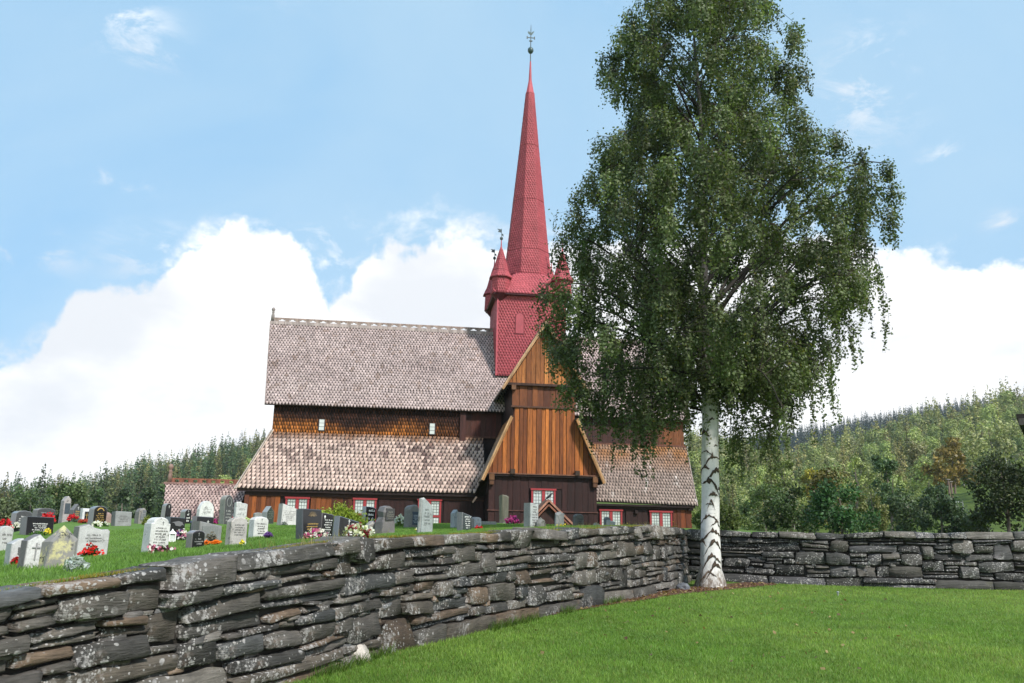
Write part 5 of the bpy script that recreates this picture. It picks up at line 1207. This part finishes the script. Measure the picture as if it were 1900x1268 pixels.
grave(127, 134, 147, 937, 968, 'gable', DARK, 'dark brown gabled headstone with gold lines beside the tall pale pointed stone', side_c=(.20, .19, .19), text=GOLD, lines=4, tz_=(.2, .62), cross=(.55, .68, .16, WH))
grave(147, 151, 168, 945, 971, 'flat', (.62, .62, .64), 'white framed headstone with black panel and golden cross', plaque=(.22, .98, .06, .78, BLACK), cross=(.42, .18, .52, GOLD))
grave(162, 171, 193, 941, 976, 'arch', (.012, .010, .009), 'black arched headstone with golden lettering and white flowers at its foot', M_POLISH, text=GOLD, lines=6, tz_=(.12, .66), side_c=(.2, .2, .2), emblem=('leaves', .5, .72, .16, GOLD))
grave(190, 194, 205, 952, 971, 'round', (.30, .20, .18), 'small reddish rounded headstone half hidden behind the black arched one', rough=True)
grave(205, 213, 240, 950, 976, 'flat', GREY, 'wide plain grey headstone leaning back, alone on the skyline', text=(.15, .15, .15), lines=4, lean=-5)
grave(248, 257, 268, 945, 972, 'arch', (.24, .22, .21), 'small weathered grey headstone left of the round shrub', plaque=(.15, .9, .2, .88, (.13, .135, .15)), text=(.3, .3, .3), lines=4, rough=True)
grave(296, 304, 314, 936, 968, 'arch', BLACK, 'narrow dark headstone with rough grey edge at the left end of the sacristy', M_POLISH, side_c=(.26, .25, .23), cross=(.55, .74, .16, WH))
grave(304, 312, 340, 962, 1001, 'flat', BLACK, 'wide low black headstone with grey lozenge behind the white lantern', M_POLISH, side_c=(.10, .12, .14), emblem=('lozenge', .5, .72, .2, (.16, .16, .17)))
grave(262, 275, 308, 964, 1028, 'shoulder', PALE, 'large white headstone with rounded shoulder and black script, nearest on the left lawn', text=TX, lines=8, tz_=(.12, .74), cross=(.58, .78, .11, TX))
grave(333, 342, 353, 947, 972, 'arch', BLACK, 'small black headstone with bold white lettering before the sacristy roof', M_POLISH, side_c=(.30, .29, .28), text=WH, lines=3, tz_=(.08, .74), cross=(.5, .78, .14, WH))
grave(363, 368, 394, 931, 968, 'round', (.62, .62, .61), 'smooth white rounded headstone in front of the sacristy roof', text=(.25, .25, .25), lines=3, tz_=(.40, .62), emblem=('wreath', .42, .55, .18, (.35, .35, .35)))
grave(353, 362, 392, 960, 992, 'flat', BLACK, 'low black headstone with small white cross and blue lantern', M_POLISH, side_c=(.18, .17, .18), cross=(.66, .50, .28, WH))
grave(356, 368, 408, 970, 1009, 'slant', GREY, 'grey granite headstone with sloping top above orange marigolds', side_c=(.20, .19, .18), plaque=(.10, .80, .30, .78, (.19, .20, .20)))
grave(344, 355, 377, 987, 1019, 'arch', BLACK, 'small low black headstone with grey lettering, closest to the wall coping', M_POLISH, side_c=(.23, .21, .21), text=(.32, .32, .32), lines=3, tz_=(.2, .6), cross=(.5, .68, .2, (.3, .3, .3)))
grave(405, 415, 429, 922, 973, 'arch', DARK, 'tall dark arched headstone with carved wreath, right end of the sacristy', M_GRANITE, side_c=(.30, .29, .26), text=(.35, .35, .34), lines=4, tz_=(.08, .5), emblem=('wreath', .5, .76, .15, (.34, .34, .33)))
grave(432, 436, 456, 933, 966, 'step', (.52, .52, .52), 'pale headstone with stepped top behind the red begonias', text=(.3, .3, .3), lines=2, rough=True)
grave(416, 426, 454, 963, 1016, 'cham', (.40, .38, .37), 'speckled pinkish grey headstone with chamfered top near the wall', side_c=(.42, .38, .34), text=(.2, .2, .2), lines=5, tz_=(.38, .78))
grave(460, 470, 495, 961, 998, 'cham', PALE, 'light headstone with black text and cross beside purple flowers', text=TX, lines=5, tz_=(.15, .72), cross=(.5, .78, .13, TX))
grave(469, 472, 486, 952, 966, 'cham', GREY, 'small grey headstone peeping over the light one with the cross')
grave(484, 494, 507, 941, 972, 'gable', (.035, .045, .035), 'dark green gothic pointed headstone before the orange boards', M_POLISH, side_c=(.30, .31, .31), text=(.16, .18, .15), lines=5)
grave(513, 521, 549, 937, 976, 'slant', (.56, .55, .54), 'wide pale headstone with slanting top and small wreath, under the left church window', side_c=(.34, .33, .32), text=(.28, .28, .28), lines=6)
grave(546, 561, 593, 948, 1006, 'flat', (.022, .021, .022), 'large black headstone with gold inscription near the wall, left of two other black stones', M_POLISH, side_c=(.075, .085, .10), text=GOLD, lines=6, tz_=(.10, .58), emblem=('rays', .5, .76, .15, (.20, .15, .09)), lean=-3)  # side_c: reflected sky put into the blue grey sides
grave(589, 595, 616, 955, 1001, 'wavy', (.012, .012, .014), 'middle black headstone of the three, with white rose emblem', M_POLISH, side_c=(.16, .14, .14), text=WH, lines=8, tz_=(.06, .78), emblem=('rose', .2, .85, .08, WH))
grave(614, 626, 664, 960, 1001, 'slant', (.030, .029, .031), 'black headstone with white cross and pale grey end, in front of the bright green bush', M_POLISH, side_c=(.17, .19, .22), text=WH, lines=4, tz_=(.10, .60), cross=(.44, .64, .24, WH))
grave(669, 677, 695, 942, 977, 'wavy', (.014, .014, .017), 'slim black headstone with bold white lettering right of the bright green bush', M_POLISH, side_c=(.30, .33, .36), text=WH, lines=4, tz_=(.1, .9))
grave(694, 708, 732, 942, 993, 'lobed', (.15, .14, .14), 'rough double lobed boulder headstone with two dark carved faces', plaque=(.22, .84, .50, .92, (.045, .045, .045)), text=(.22, .21, .18), lines=4, rough=True)
grave(675, 686, 702, 969, 994, 'gable', (.30, .28, .26), 'small rough pale rock at the foot of the double lobed headstone', rough=True)
grave(748, 760, 776, 939, 980, 'arch', (.20, .19, .18), 'brownish rough arched headstone with pale blue panel beside white daisies', plaque=(.25, .95, .14, .70, (.07, .09, .12)), text=(.5, .53, .56), lines=6, rough=True)
grave(773, 779, 802, 926, 991, 'spear', (.30, .33, .33), 'tall pale grey slate headstone with broken pointed top in front of the right nave window', text=(.22, .24, .24), lines=5, rough=True, side_c=(.36, .36, .35))
grave(835, 843, 851, 948, 981, 'peak', (.34, .36, .37), 'plain light grey headstone just left of the dark one with white lines')
grave(847, 858, 876, 953, 987, 'slant', (.035, .045, .045), 'dark headstone with slanting white lines, before the dark transept corner', M_POLISH, side_c=(.22, .22, .23), text=WH, lines=6, tz_=(.15, .82))
grave(872, 880, 894, 961, 981, 'cham', (.48, .50, .53), 'small pale blue grey headstone with small cross beside tiny red flowers', side_c=(.26, .24, .23), text=(.3, .3, .3), lines=2, tz_=(.25, .5), cross=(.5, .62, .22, TX))
grave(926, 934, 943, 922, 973, 'wavy', (.115, .11, .085), 'tall mossy square stone pillar in front of the dark transept wall', side_c=(.16, .15, .11), rough=True, base_slab=.06)
grave(971, 984, 999, 936, 982, 'wavy', (.40, .42, .42), 'tall grey headstone with pale inscribed front left of the porch', side_c=(.21, .22, .22), text=(.2, .2, .2), lines=8, tz_=(.1, .9))
grave(997, 1001, 1014, 964, 982, 'round', (.17, .17, .16), 'low rounded grey headstone at the left foot of the porch', rough=True)
grave(1027, 1033, 1048, 952, 980, 'arch', (.22, .23, .23), 'arched grey headstone standing inside the porch gable outline', rough=True)
grave(1063, 1068, 1084, 955, 980, 'arch', (.12, .125, .115), 'dark arched headstone right of the porch against the dark wall', text=(.08, .08, .08), lines=3)
grave(1101, 1104, 1114, 971, 980, 'round', (.30, .29, .27), 'tiny pale stone in the grass right of the porch', rough=True)
grave(1120, 1124, 1132, 961, 979, 'cham', (.15, .17, .18), 'small dark grey headstone before the left chancel window')
grave(1128, 1130, 1142, 966, 980, 'slant', (.42, .44, .45), 'small pale slanting stone before the left chancel window')
q = yard_at(905, 975); th = thing('kerb_stone', 'low flat pale kerb stone in the grass left of the mossy pillar', 'stone', q, R(10))
MB().box(-.28, .28, -.15, .15, -.05, .10, (.30, .30, .27)).box(-.25, .25, -.13, .13, .10, .13, (.34, .34, .30)).build('block', M_GRANITE, th)

# lanterns
def lantern(px, pb, hpx, c, glass, label, lift=0.0):
    P = yard_at(px, pb); h = hpx/F*P[1]; th = thing('grave_lantern', label, 'lantern', P+np.array([0, 0, lift]), R(30)); w_ = h*.26
    MB().box(-w_, w_, -w_, w_, 0, h*.08, c).build('base', M_PLAIN, th)
    for sx in (-1, 1):
        for sy in (-1, 1): MB().box(sx*w_*.85-.012, sx*w_*.85+.012, sy*w_*.85-.012, sy*w_*.85+.012, h*.08, h*.62, c).build('post', M_PLAIN, th)
    MB().box(-w_*.7, w_*.7, -w_*.7, w_*.7, h*.10, h*.58, glass).build('glass', M_PANE if sum(glass) > 1.2 else M_PLAIN, th)
    MB().lathe([(w_*1.55, h*.62), (w_*1.5, h*.66), (w_*.5, h*.86), (w_*.3, h*.88), (w_*.28, h*.95), (w_*.05, h)], 4, 0, 0, c, R(45)).build('roof', M_PLAIN, th)
    return th
lantern(318, 1006, 23, (.75, .75, .74), (.5, .5, .5), 'white openwork grave lantern in front of the black lozenge headstone')
lantern(360.5, 989, 29, (.03, .06, .10), (.35, .5, .6), 'dark blue grave lantern beside the low black headstone with a small cross')

# flowers
def clump(px, pb, wpx, hpx, petal, green, label, name='flower_clump', n=90, fl=.5, leaf=.05, lo=6.0, size=.05, cat='flowers', shape='dome'):
    P = yard_at(px, pb, lo); m = P[1]/F; w_ = wpx*m/2; h = hpx*m; r = np.random.default_rng(int(px*3+pb))
    th = thing(name, label, cat, P)
    d = r.normal(0, 1, (n*2, 3)); d /= np.linalg.norm(d, axis=1, keepdims=True); d[:, 2] = np.abs(d[:, 2])
    C = d*np.array([w_, w_*.7, h])*(r.random((n*2, 1))**.4)*.9
    V, q = leaf_quads(C, leaf*r.uniform(.6, 1.4, n*2), None, r, 1.0); cl = np.array(green)*r.uniform(.5, 1.5, (n*2, 1))
    link('foliage', mesh_np('foliage', V, q, np.repeat(cl, 4, 0), [M_PETAL]), th)
    k = int(n*fl)
    if k:
        d = r.normal(0, 1, (k, 3)); d /= np.linalg.norm(d, axis=1, keepdims=True); d[:, 2] = np.abs(d[:, 2])*.8+.25; d[:, 1] = -np.abs(d[:, 1])*.8
        C = d*np.array([w_, w_*.7, h]); C = np.repeat(C, 4, 0)+r.normal(0, size*.35, (k*4, 3))
        pet = np.array(petal, float).reshape(-1, 3)[r.integers(0, len(np.array(petal).reshape(-1, 3)), k)]; pet = np.repeat(pet, 4, 0)*r.uniform(.75, 1.15, (k*4, 1))
        V, q = leaf_quads(C, size, np.array([0.3, -.8, .6]), r, 1.5); link('blossoms', mesh_np('blossoms', V, q, np.repeat(pet, 4, 0), [M_PETAL]), th)
    return th
RED, PINK, MAG, WHT, YEL, ORA, PUR = (.55, .012, .018), (.62, .20, .32), (.42, .03, .20), (.75, .73, .70), (.75, .60, .04), (.80, .20, .01), (.14, .06, .25)
GRN, GR2, SIL = (.035, .085, .015), (.06, .13, .02), (.40, .44, .44)
clump(8, 982, 26, 16, [RED], GRN, 'red flowers at the left border of the picture', n=70, fl=.4, size=.07)
clump(29, 981, 16, 9, [WHT], GR2, 'white flowers at the foot of the dark headstone with white inscription', n=40, size=.05)
clump(88, 973, 24, 17, [RED], GRN, 'big red begonia in front of the wide dark grey headstone', n=60, fl=.35, size=.10)
clump(72, 994, 40, 9, [GR2], GR2, 'leafy green plants along the foot of the leaning black headstone', 'leafy_plant', n=110, fl=0, cat='plant')
clump(88, 992, 7, 8, [YEL], GR2, 'single yellow flower right of the leaning black headstone', n=18, fl=.5, size=.07)
clump(136, 969, 22, 12, [RED], GRN, 'red flowers before the brown gabled headstone', n=70, fl=.45, size=.07)
clump(156, 971, 22, 6, [(.45, .05, .02)], GRN, 'low row of orange red flowers under the white framed headstone', n=60, fl=.5, size=.05)
clump(180, 977, 16, 8, [WHT], GRN, 'white flowers at the foot of the black arched headstone', n=40, fl=.5, size=.07)
clump(194, 977, 16, 7, [WHT], GR2, 'low green plant with one white bloom, right of the black arched headstone', n=60, fl=.08, size=.08)
clump(196, 969, 8, 4, [PINK, WHT], GRN, 'pale pink flowers before the small reddish headstone', n=24, fl=.5, size=.06)
clump(28, 1049, 8, 12, [RED], GRN, 'single dark red flower between two pale stones', n=18, fl=.4, size=.05)
clump(168, 1036, 38, 24, [(.70, .02, .015)], (.02, .06, .012), 'bright red geraniums before the broad wavy topped headstone', n=120, fl=.13, size=.055, leaf=.06)
clump(189, 1026, 8, 14, [(.12, .05, .03)], (.04, .05, .015), 'small dark bush at the right end of the wavy topped headstone', 'small_plant', n=40, fl=.1, cat='plant')
clump(140, 1056, 42, 20, [SIL], SIL, 'silvery leaved ragwort plant at the foot of the yellow lichen stone', 'silver_plant', n=190, fl=0, leaf=.07, cat='plant')
clump(298, 1028, 44, 13, [WHT, PINK, (.10, .02, .04)], (.04, .08, .02), 'heather with white and pink bells at the foot of the large white headstone', n=140, fl=.22, size=.035)
clump(337, 1002, 24, 15, [PUR, WHT, PINK], (.02, .05, .01), 'purple and white pansies right of the white lantern', n=110, fl=.35, size=.06)
clump(384, 1011, 9, 5, [ORA], GRN, 'left orange marigold clump below the sloping grey headstone', n=24, fl=.8, size=.05)
clump(402, 1010, 13, 5, [ORA], GRN, 'right orange marigold clump below the sloping grey headstone', n=30, fl=.8, size=.05)
clump(392, 1008, 22, 18, [(.20, .17, .13)], (.10, .085, .06), 'dry brown heather before the sloping grey headstone', 'heather', n=110, fl=.2, size=.03, cat='plant')
clump(406, 990, 10, 8, [WHT], SIL, 'silvery sprig at the right end of the sloping grey headstone', 'silver_plant', n=40, fl=.2, cat='plant')
clump(396, 972, 18, 7, [MAG], GRN, 'magenta flowers right of the white rounded headstone', n=60, fl=.5, size=.07)
clump(424, 972, 20, 15, [RED], (.05, .02, .01), 'row of red begonias at the foot of the tall dark arched headstone', n=70, fl=.6, size=.08)
clump(455, 975, 22, 13, [WHT, (.5, .6, .25)], (.22, .28, .08), 'pale green and white plant behind the speckled headstone', n=80, fl=.35, size=.05)
clump(450, 1015, 8, 8, [YEL, WHT], GR2, 'small pale yellow flowers at the right foot of the speckled headstone', n=24, fl=.4, size=.03)
clump(498, 998, 14, 8, [PUR], (.06, .05, .09), 'purple flowers beside the light headstone with the cross', n=50, fl=.6, size=.04)
clump(527, 976, 16, 9, [(.10, .14, .13)], (.08, .11, .09), 'small green wreath leaning on the wide pale headstone', 'grave_wreath', n=60, fl=0, cat='wreath')
clump(586, 1004, 42, 20, [WHT, WHT, PINK, MAG], (.06, .12, .025), 'rounded clump of white and pink flowers before the large black headstone', n=170, fl=.35, size=.045)
clump(597, 988, 16, 10, [MAG], GRN, 'dark pink flowers before the middle black headstone', n=40, fl=.6, size=.045)
clump(662, 1001, 44, 24, [WHT, (.5, .55, .3), (.6, .62, .4), (.2, .01, .02)], (.16, .20, .06), 'tall white bouquet flowers at the right black headstone by the wall', n=170, fl=.30, size=.038)
clump(688, 996, 6, 13, [WHT], (.3, .3, .25), 'small white figure like bloom before the rough pale rock', n=20, fl=1.0, size=.05)
clump(742, 977, 19, 19, [WHT], (.10, .15, .03), 'white daisies in front of the dark wall, left of the brownish arched headstone', n=110, fl=.4, size=.06)
clump(781, 989, 22, 10, [(.70, .62, .20), WHT], (.12, .14, .04), 'pale yellow flowers at the foot of the tall broken slate', n=80, fl=.22, size=.028)
clump(888, 984, 12, 6, [RED], GRN, 'tiny red flowers at the small pale blue grey headstone', n=40, fl=.6, size=.04)
clump(950, 974, 26, 14, [MAG, (.20, .02, .16)], (.04, .06, .03), 'magenta phlox right of the mossy stone pillar', n=100, fl=.4, size=.07)
clump(862, 986, 22, 8, [YEL], (.08, .13, .03), 'weedy tuft with yellow buds before the dark headstone with slanting lines', 'weed_tuft', n=70, fl=.08, size=.03, cat='plant')
clump(1044, 983, 26, 10, [YEL, WHT], (.05, .07, .03), 'low plants with small yellow blooms on the coping right of the porch', n=70, fl=.1, size=.04)
clump(1092, 982, 20, 5, [(.35, .03, .04)], (.12, .05, .03), 'low reddish groundcover on the coping left of the chancel window', n=50, fl=.4, size=.03)
clump(1162, 985, 16, 14, [YEL], (.08, .10, .02), 'thin weeds with yellow buds on the coping between the chancel windows', 'weed_tuft', n=40, fl=.06, size=.015, leaf=.03, cat='plant')
clump(1252, 984, 14, 18, [YEL], (.10, .10, .03), 'dry stalks on the wall corner right of the chancel windows', 'weed_tuft', n=40, fl=.06, size=.015, leaf=.03, cat='plant')
# bushes in the yard
def conifer(px, pt, pb, wpx, label, c, n=2600, lf=.12):
    P = yard_at(px, pb); m = P[1]/F; w_ = wpx*m/2; h = (pb-pt)*m; r = np.random.default_rng(int(px)); th = thing('thuja_bush', label, 'bush', P)
    d = r.normal(0, 1, (n, 3)); d /= np.linalg.norm(d, axis=1, keepdims=True); d[:, 2] = np.abs(d[:, 2]); u = r.uniform(.35, 1.03, n)
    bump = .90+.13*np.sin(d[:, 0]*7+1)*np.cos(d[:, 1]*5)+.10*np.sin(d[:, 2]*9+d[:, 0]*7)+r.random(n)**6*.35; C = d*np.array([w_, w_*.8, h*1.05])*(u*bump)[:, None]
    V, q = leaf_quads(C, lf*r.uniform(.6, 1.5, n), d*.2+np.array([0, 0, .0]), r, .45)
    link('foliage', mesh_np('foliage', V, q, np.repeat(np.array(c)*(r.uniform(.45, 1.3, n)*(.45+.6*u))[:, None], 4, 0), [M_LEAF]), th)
    MB().tube([(0, 0, -.2), (0, 0, h*.7)], [.05, .02], 6, (.08, .06, .04)).build('stem', M_TRUNK, th)
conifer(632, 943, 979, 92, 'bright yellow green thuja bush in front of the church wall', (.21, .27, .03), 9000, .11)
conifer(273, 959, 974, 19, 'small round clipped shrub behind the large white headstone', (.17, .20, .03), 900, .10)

# crow on the porch
cp = Vector((.06, -10.95, 2.47)); cw_ = Matrix.Rotation(YAW, 4, 'Z') @ cp + Vector((1.11, 65.52, .15))
crow = thing('crow', 'black crow perched on the peak of the little porch gable', 'bird', cw_, YAW)
mb = MB(); sp_ = [(-.32, 0, -.10), (-.22, 0, -.01), (-.12, 0, .09), (0, 0, .17), (.07, 0, .24), (.10, 0, .30), (.15, 0, .335), (.19, 0, .325), (.25, 0, .305)]
mb.tube(sp_, [.012, .032, .07, .085, .07, .05, .048, .022, .004], 10, (.012, .013, .016)); mb.build('body', M_PLAIN, crow, True)
for s in (-1, 1):
    MB().tube([(-.02, s*.035, .12), (-.01, s*.035, .03), (0, s*.035, -.02)], [.02, .008, .007], 5, (.02, .02, .02)).build('leg', M_PLAIN, crow)
    MB().add([(.05, s*.07, .22), (-.10, s*.088, .12), (-.30, s*.04, -.05), (-.12, s*.075, .05), (.02, s*.085, .12)], [(0, 1, 2, 3, 4)], (.016, .017, .022)).build('wing', M_PLAIN, crow)

# ------------------------------------------------------------------ small things at the foot of the wall
P = lawn_at(1262, 1079); th = thing('ground_peg', 'thin pale peg with white knob in the wall corner left of the birch', 'peg', (P[0], P[1]-.5, float(lawn_z(0, P[1]-.5))))
MB().tube([(0, 0, -.1), (-.015, 0, .22)], [.012, .012], 7, (.45, .46, .48)).build('shaft', M_METAL, th); MB().lathe([(.005, .215), (.022, .225), (.026, .24), (.018, .258), (.004, .262)], 8, -.015, 0, (.75, .74, .72)).build('knob', M_PLAIN, th)
def rock(px, py, sz, c, label, seed):
    P = lawn_at(px, py); r = np.random.default_rng(seed); n = 9; V = []; Fc = []
    for i in range(6):
        t = math.pi*i/5; 
        for k in range(n): p = 2*math.pi*k/n; j = r.uniform(.82, 1.15); V.append((sz*math.sin(t)*math.cos(p)*j*1.15, sz*math.sin(t)*math.sin(p)*j, sz*.75*math.cos(t)*j))
    for i in range(5):
        for k in range(n): Fc.append((i*n+k, i*n+(k+1) % n, (i+1)*n+(k+1) % n, (i+1)*n+k))
    o = link('rock', mesh_np('rock', V, Fc, c, [M_GRANITE]), None, None, label, 'rock'); o.location = (P[0], P[1], float(lawn_z(0, P[1]))+sz*.3)
rock(1243, 1091, .11, (.48, .46, .43), 'whitish fist sized rock in the wall corner left of the peg', 1)
rock(1268, 1094, .14, (.13, .14, .16), 'flat dark grey rock lying in the bark mulch right of the whitish rock', 2)
rock(1331, 1092, .07, (.50, .47, .43), 'small white rock at the right foot of the birch trunk', 3)
rock(655, 1226, .17, (.42, .38, .34), 'pinkish white quartz rock at the foot of the left wall', 4)
P = lawn_at(1555, 1106); th = thing('lawn_peg', 'tiny grey peg standing alone in the lawn before the right wall', 'peg', (P[0], P[1], float(lawn_z(0, P[1]))))
MB().tube([(0, 0, -.05), (0, 0, .07)], [.016, .016], 7, (.25, .27, .28)).build('shaft', M_METAL, th); MB().lathe([(.02, .065), (.035, .075), (.03, .09), (.005, .095)], 8, 0, 0, (.3, .32, .33)).build('cap', M_METAL, th)

# ------------------------------------------------------------------ grass blades
def blades(name, X, Y, Z, h, wd, c, label):
    n = len(X); r = np.random.default_rng(n); t = r.uniform(0, 6.28, n); lean = r.uniform(.15, .9, n)*h; l2 = t+r.normal(0, 1.0, n)
    B = np.stack([X, Y, Z], 1); s = np.stack([np.cos(t), np.sin(t), 0*t], 1)*(wd/2)[:, None]; tip = B+np.stack([np.cos(l2)*lean, np.sin(l2)*lean, h], 1)
    V = np.stack([B-s, B+s, tip], 1).reshape(-1, 3); C = np.repeat(c, 3, 0).reshape(n, 3, 3); C[:, :2] *= .75
    return link(name, mesh_np(name, V, np.arange(3*n).reshape(n, 3), C.reshape(-1, 3), [M_BLADE]), None, 'stuff', label, 'grass')
r = np.random.default_rng(3); N = 600000
d = 6.2*np.exp(r.random(N)*math.log(24/6.2)); X = r.uniform(-.62, .98, N)*d; Y = d
# only in front of the walls and off the soil bed
wx = np.interp(Y, pl.P[:, 1], pl.P[:, 0]); keep = (X > wx+.03) & (Y < np.interp(X, pr.P[:, 0], pr.P[:, 1])-.03)
si = np.array(outs_); sy = np.interp(X, si[:, 0], si[:, 1], left=99, right=99)
keep &= ~((Y > sy+.06*np.sin(X*23)) & (r.random(N) < .985) & (Y < sy+1.6))
X, Y = X[keep], Y[keep]; n1_ = .55*vn(X*.55+50, Y*.35+50, 3)+.45*vn(X*.16+9, Y*.16+70, 2); n1_ = np.clip((n1_-.5)*1.7+.5, 0, 1); n2_ = vn(X*2.5+90, Y*2.5+20, 3)
C = mixc((.145, .255, .038), (.275, .375, .080), np.clip(n1_*1.4-.2, 0, 1))*(.62+.7*n2_)[:, None]*r.uniform(.7, 1.35, (len(X), 1)); dry = r.random(len(X)) < .04+.10*(n1_ > .62); C[dry] = np.array([.24, .22, .07])*r.uniform(.7, 1.2, (dry.sum(), 1))
blades('lawn_grass', X, Y, lawn_z(X, Y), r.uniform(.02, .05, len(X))*(.7+.6*n2_), .004+.00035*Y, C, 'short mown grass of the front lawn')
N = 300000; k_ = r.random(N); s = r.uniform(1.0, pl.L-.3, N); P = pl.pos(s)-pl.nrm(s)*.12; t = 24*k_**1.8; X = P[:, 0]+bd_[0]*t; Y = P[:, 1]+bd_[1]*t
Z = yard_z(X, Y); bl = np.clip(t/1.5, 0, 1); Z = Z*bl+(topL(s)-.035)*(1-bl)
n2_ = vn(X*2.2+30, Y*2.2+70, 3); n1_ = vn(X*.4+10, Y*.3+20, 3)
C = mixc((.105, .215, .036), (.190, .305, .064), n1_)*(.6+.75*n2_)[:, None]*r.uniform(.7, 1.35, (N, 1)); edge_ = (t < .30) & (r.random(N) < .75) & (n2_ > .35)
C[edge_] = np.array([.34, .26, .04])*r.uniform(.5, 1.2, (edge_.sum(), 1))
blades('churchyard_grass', X, Y, Z, r.uniform(.022, .055, N)*(1-.35*(t < .35)), .004+.0004*Y, C, 'short grass of the churchyard, yellowing along the wall coping')
N = 1500; s = r.uniform(6.5, pl.L-1, N); gate = vn(s*1.7+5, s*0+9, 2) > .54; s = s[gate]; P = pl.pos(s)-pl.nrm(s)*r.uniform(.05, .35, len(s))[:, None]
C = mixc((.10, .15, .03), (.34, .27, .09), r.random(len(s))); blades('tall_wall_grass', P[:, 0], P[:, 1], topL(s)-.05, r.uniform(.05, .16, len(s)), np.full(len(s), .007), C, 'longer seeding grass along the wall coping')
N = 5000; s = r.uniform(2, pl.L-6, N); gate = vn(s*1.3+55, s*0+3, 2) > .50; s = s[gate]; P = pl.pos(s)+pl.nrm(s)*r.uniform(.03, .14, len(s))[:, None]
C = mixc((.05, .12, .015), (.12, .18, .03), r.random(len(s))); blades('wall_foot_grass', P[:, 0], P[:, 1], lawn_z(P[:, 0], P[:, 1]), r.uniform(.05, .16, len(s)), np.full(len(s), .010), C, 'uncut grass fringe at the foot of the wall')

r = np.random.default_rng(8); n = 900; u = r.random(n)*(nb-1); i0 = u.astype(int); f = u-i0; A = np.array(outs_); B = np.array(ins_); P = (A[i0]*(1-f)[:, None]+A[i0+1]*f[:, None]); Q = (B[i0]*(1-f)[:, None]+B[i0+1]*f[:, None]); t = r.random(n)[:, None]**1.2*.8; P = P*(1-t)+Q*t+np.array([0, 0, .012])
n2 = 150; d = r.uniform(9, 20, n2); X = r.uniform(.0, .45, n2)*d; P = np.concatenate([P, np.stack([X, d, lawn_z(X, d)+.03], 1)])
V, q = leaf_quads(P, r.uniform(.03, .075, len(P)), np.array([0, 0, 1.6]), r, 1.2)
cl = np.array([(.20, .10, .045), (.26, .18, .08), (.10, .05, .03), (.34, .26, .12), (.16, .09, .07)])[r.integers(0, 5, len(P))]
link('fallen_leaves', mesh_np('fallen_leaves', V, q, np.repeat(cl, 4, 0), [M_PETAL]), None, 'stuff', 'dead leaves and bark bits strewn under the birch', 'leaves')

# ------------------------------------------------------------------ air between here and the hills
def b_haze(t, o):
    v = t.n('ShaderNodeVolumePrincipled', {'Color': (.86, .92, 1.0, 1), 'Density': 0.00014, 'Anisotropy': 0.2}); t.L.new(v.outputs[0], o.inputs['Volume'])
hb_ = MB().box(-1500, 1500, -1500, 1500, -15.0, 230.0).build('haze', mat('thin_air', b_haze), None, kind='stuff', label='thin summer haze over the valley', cat='haze')
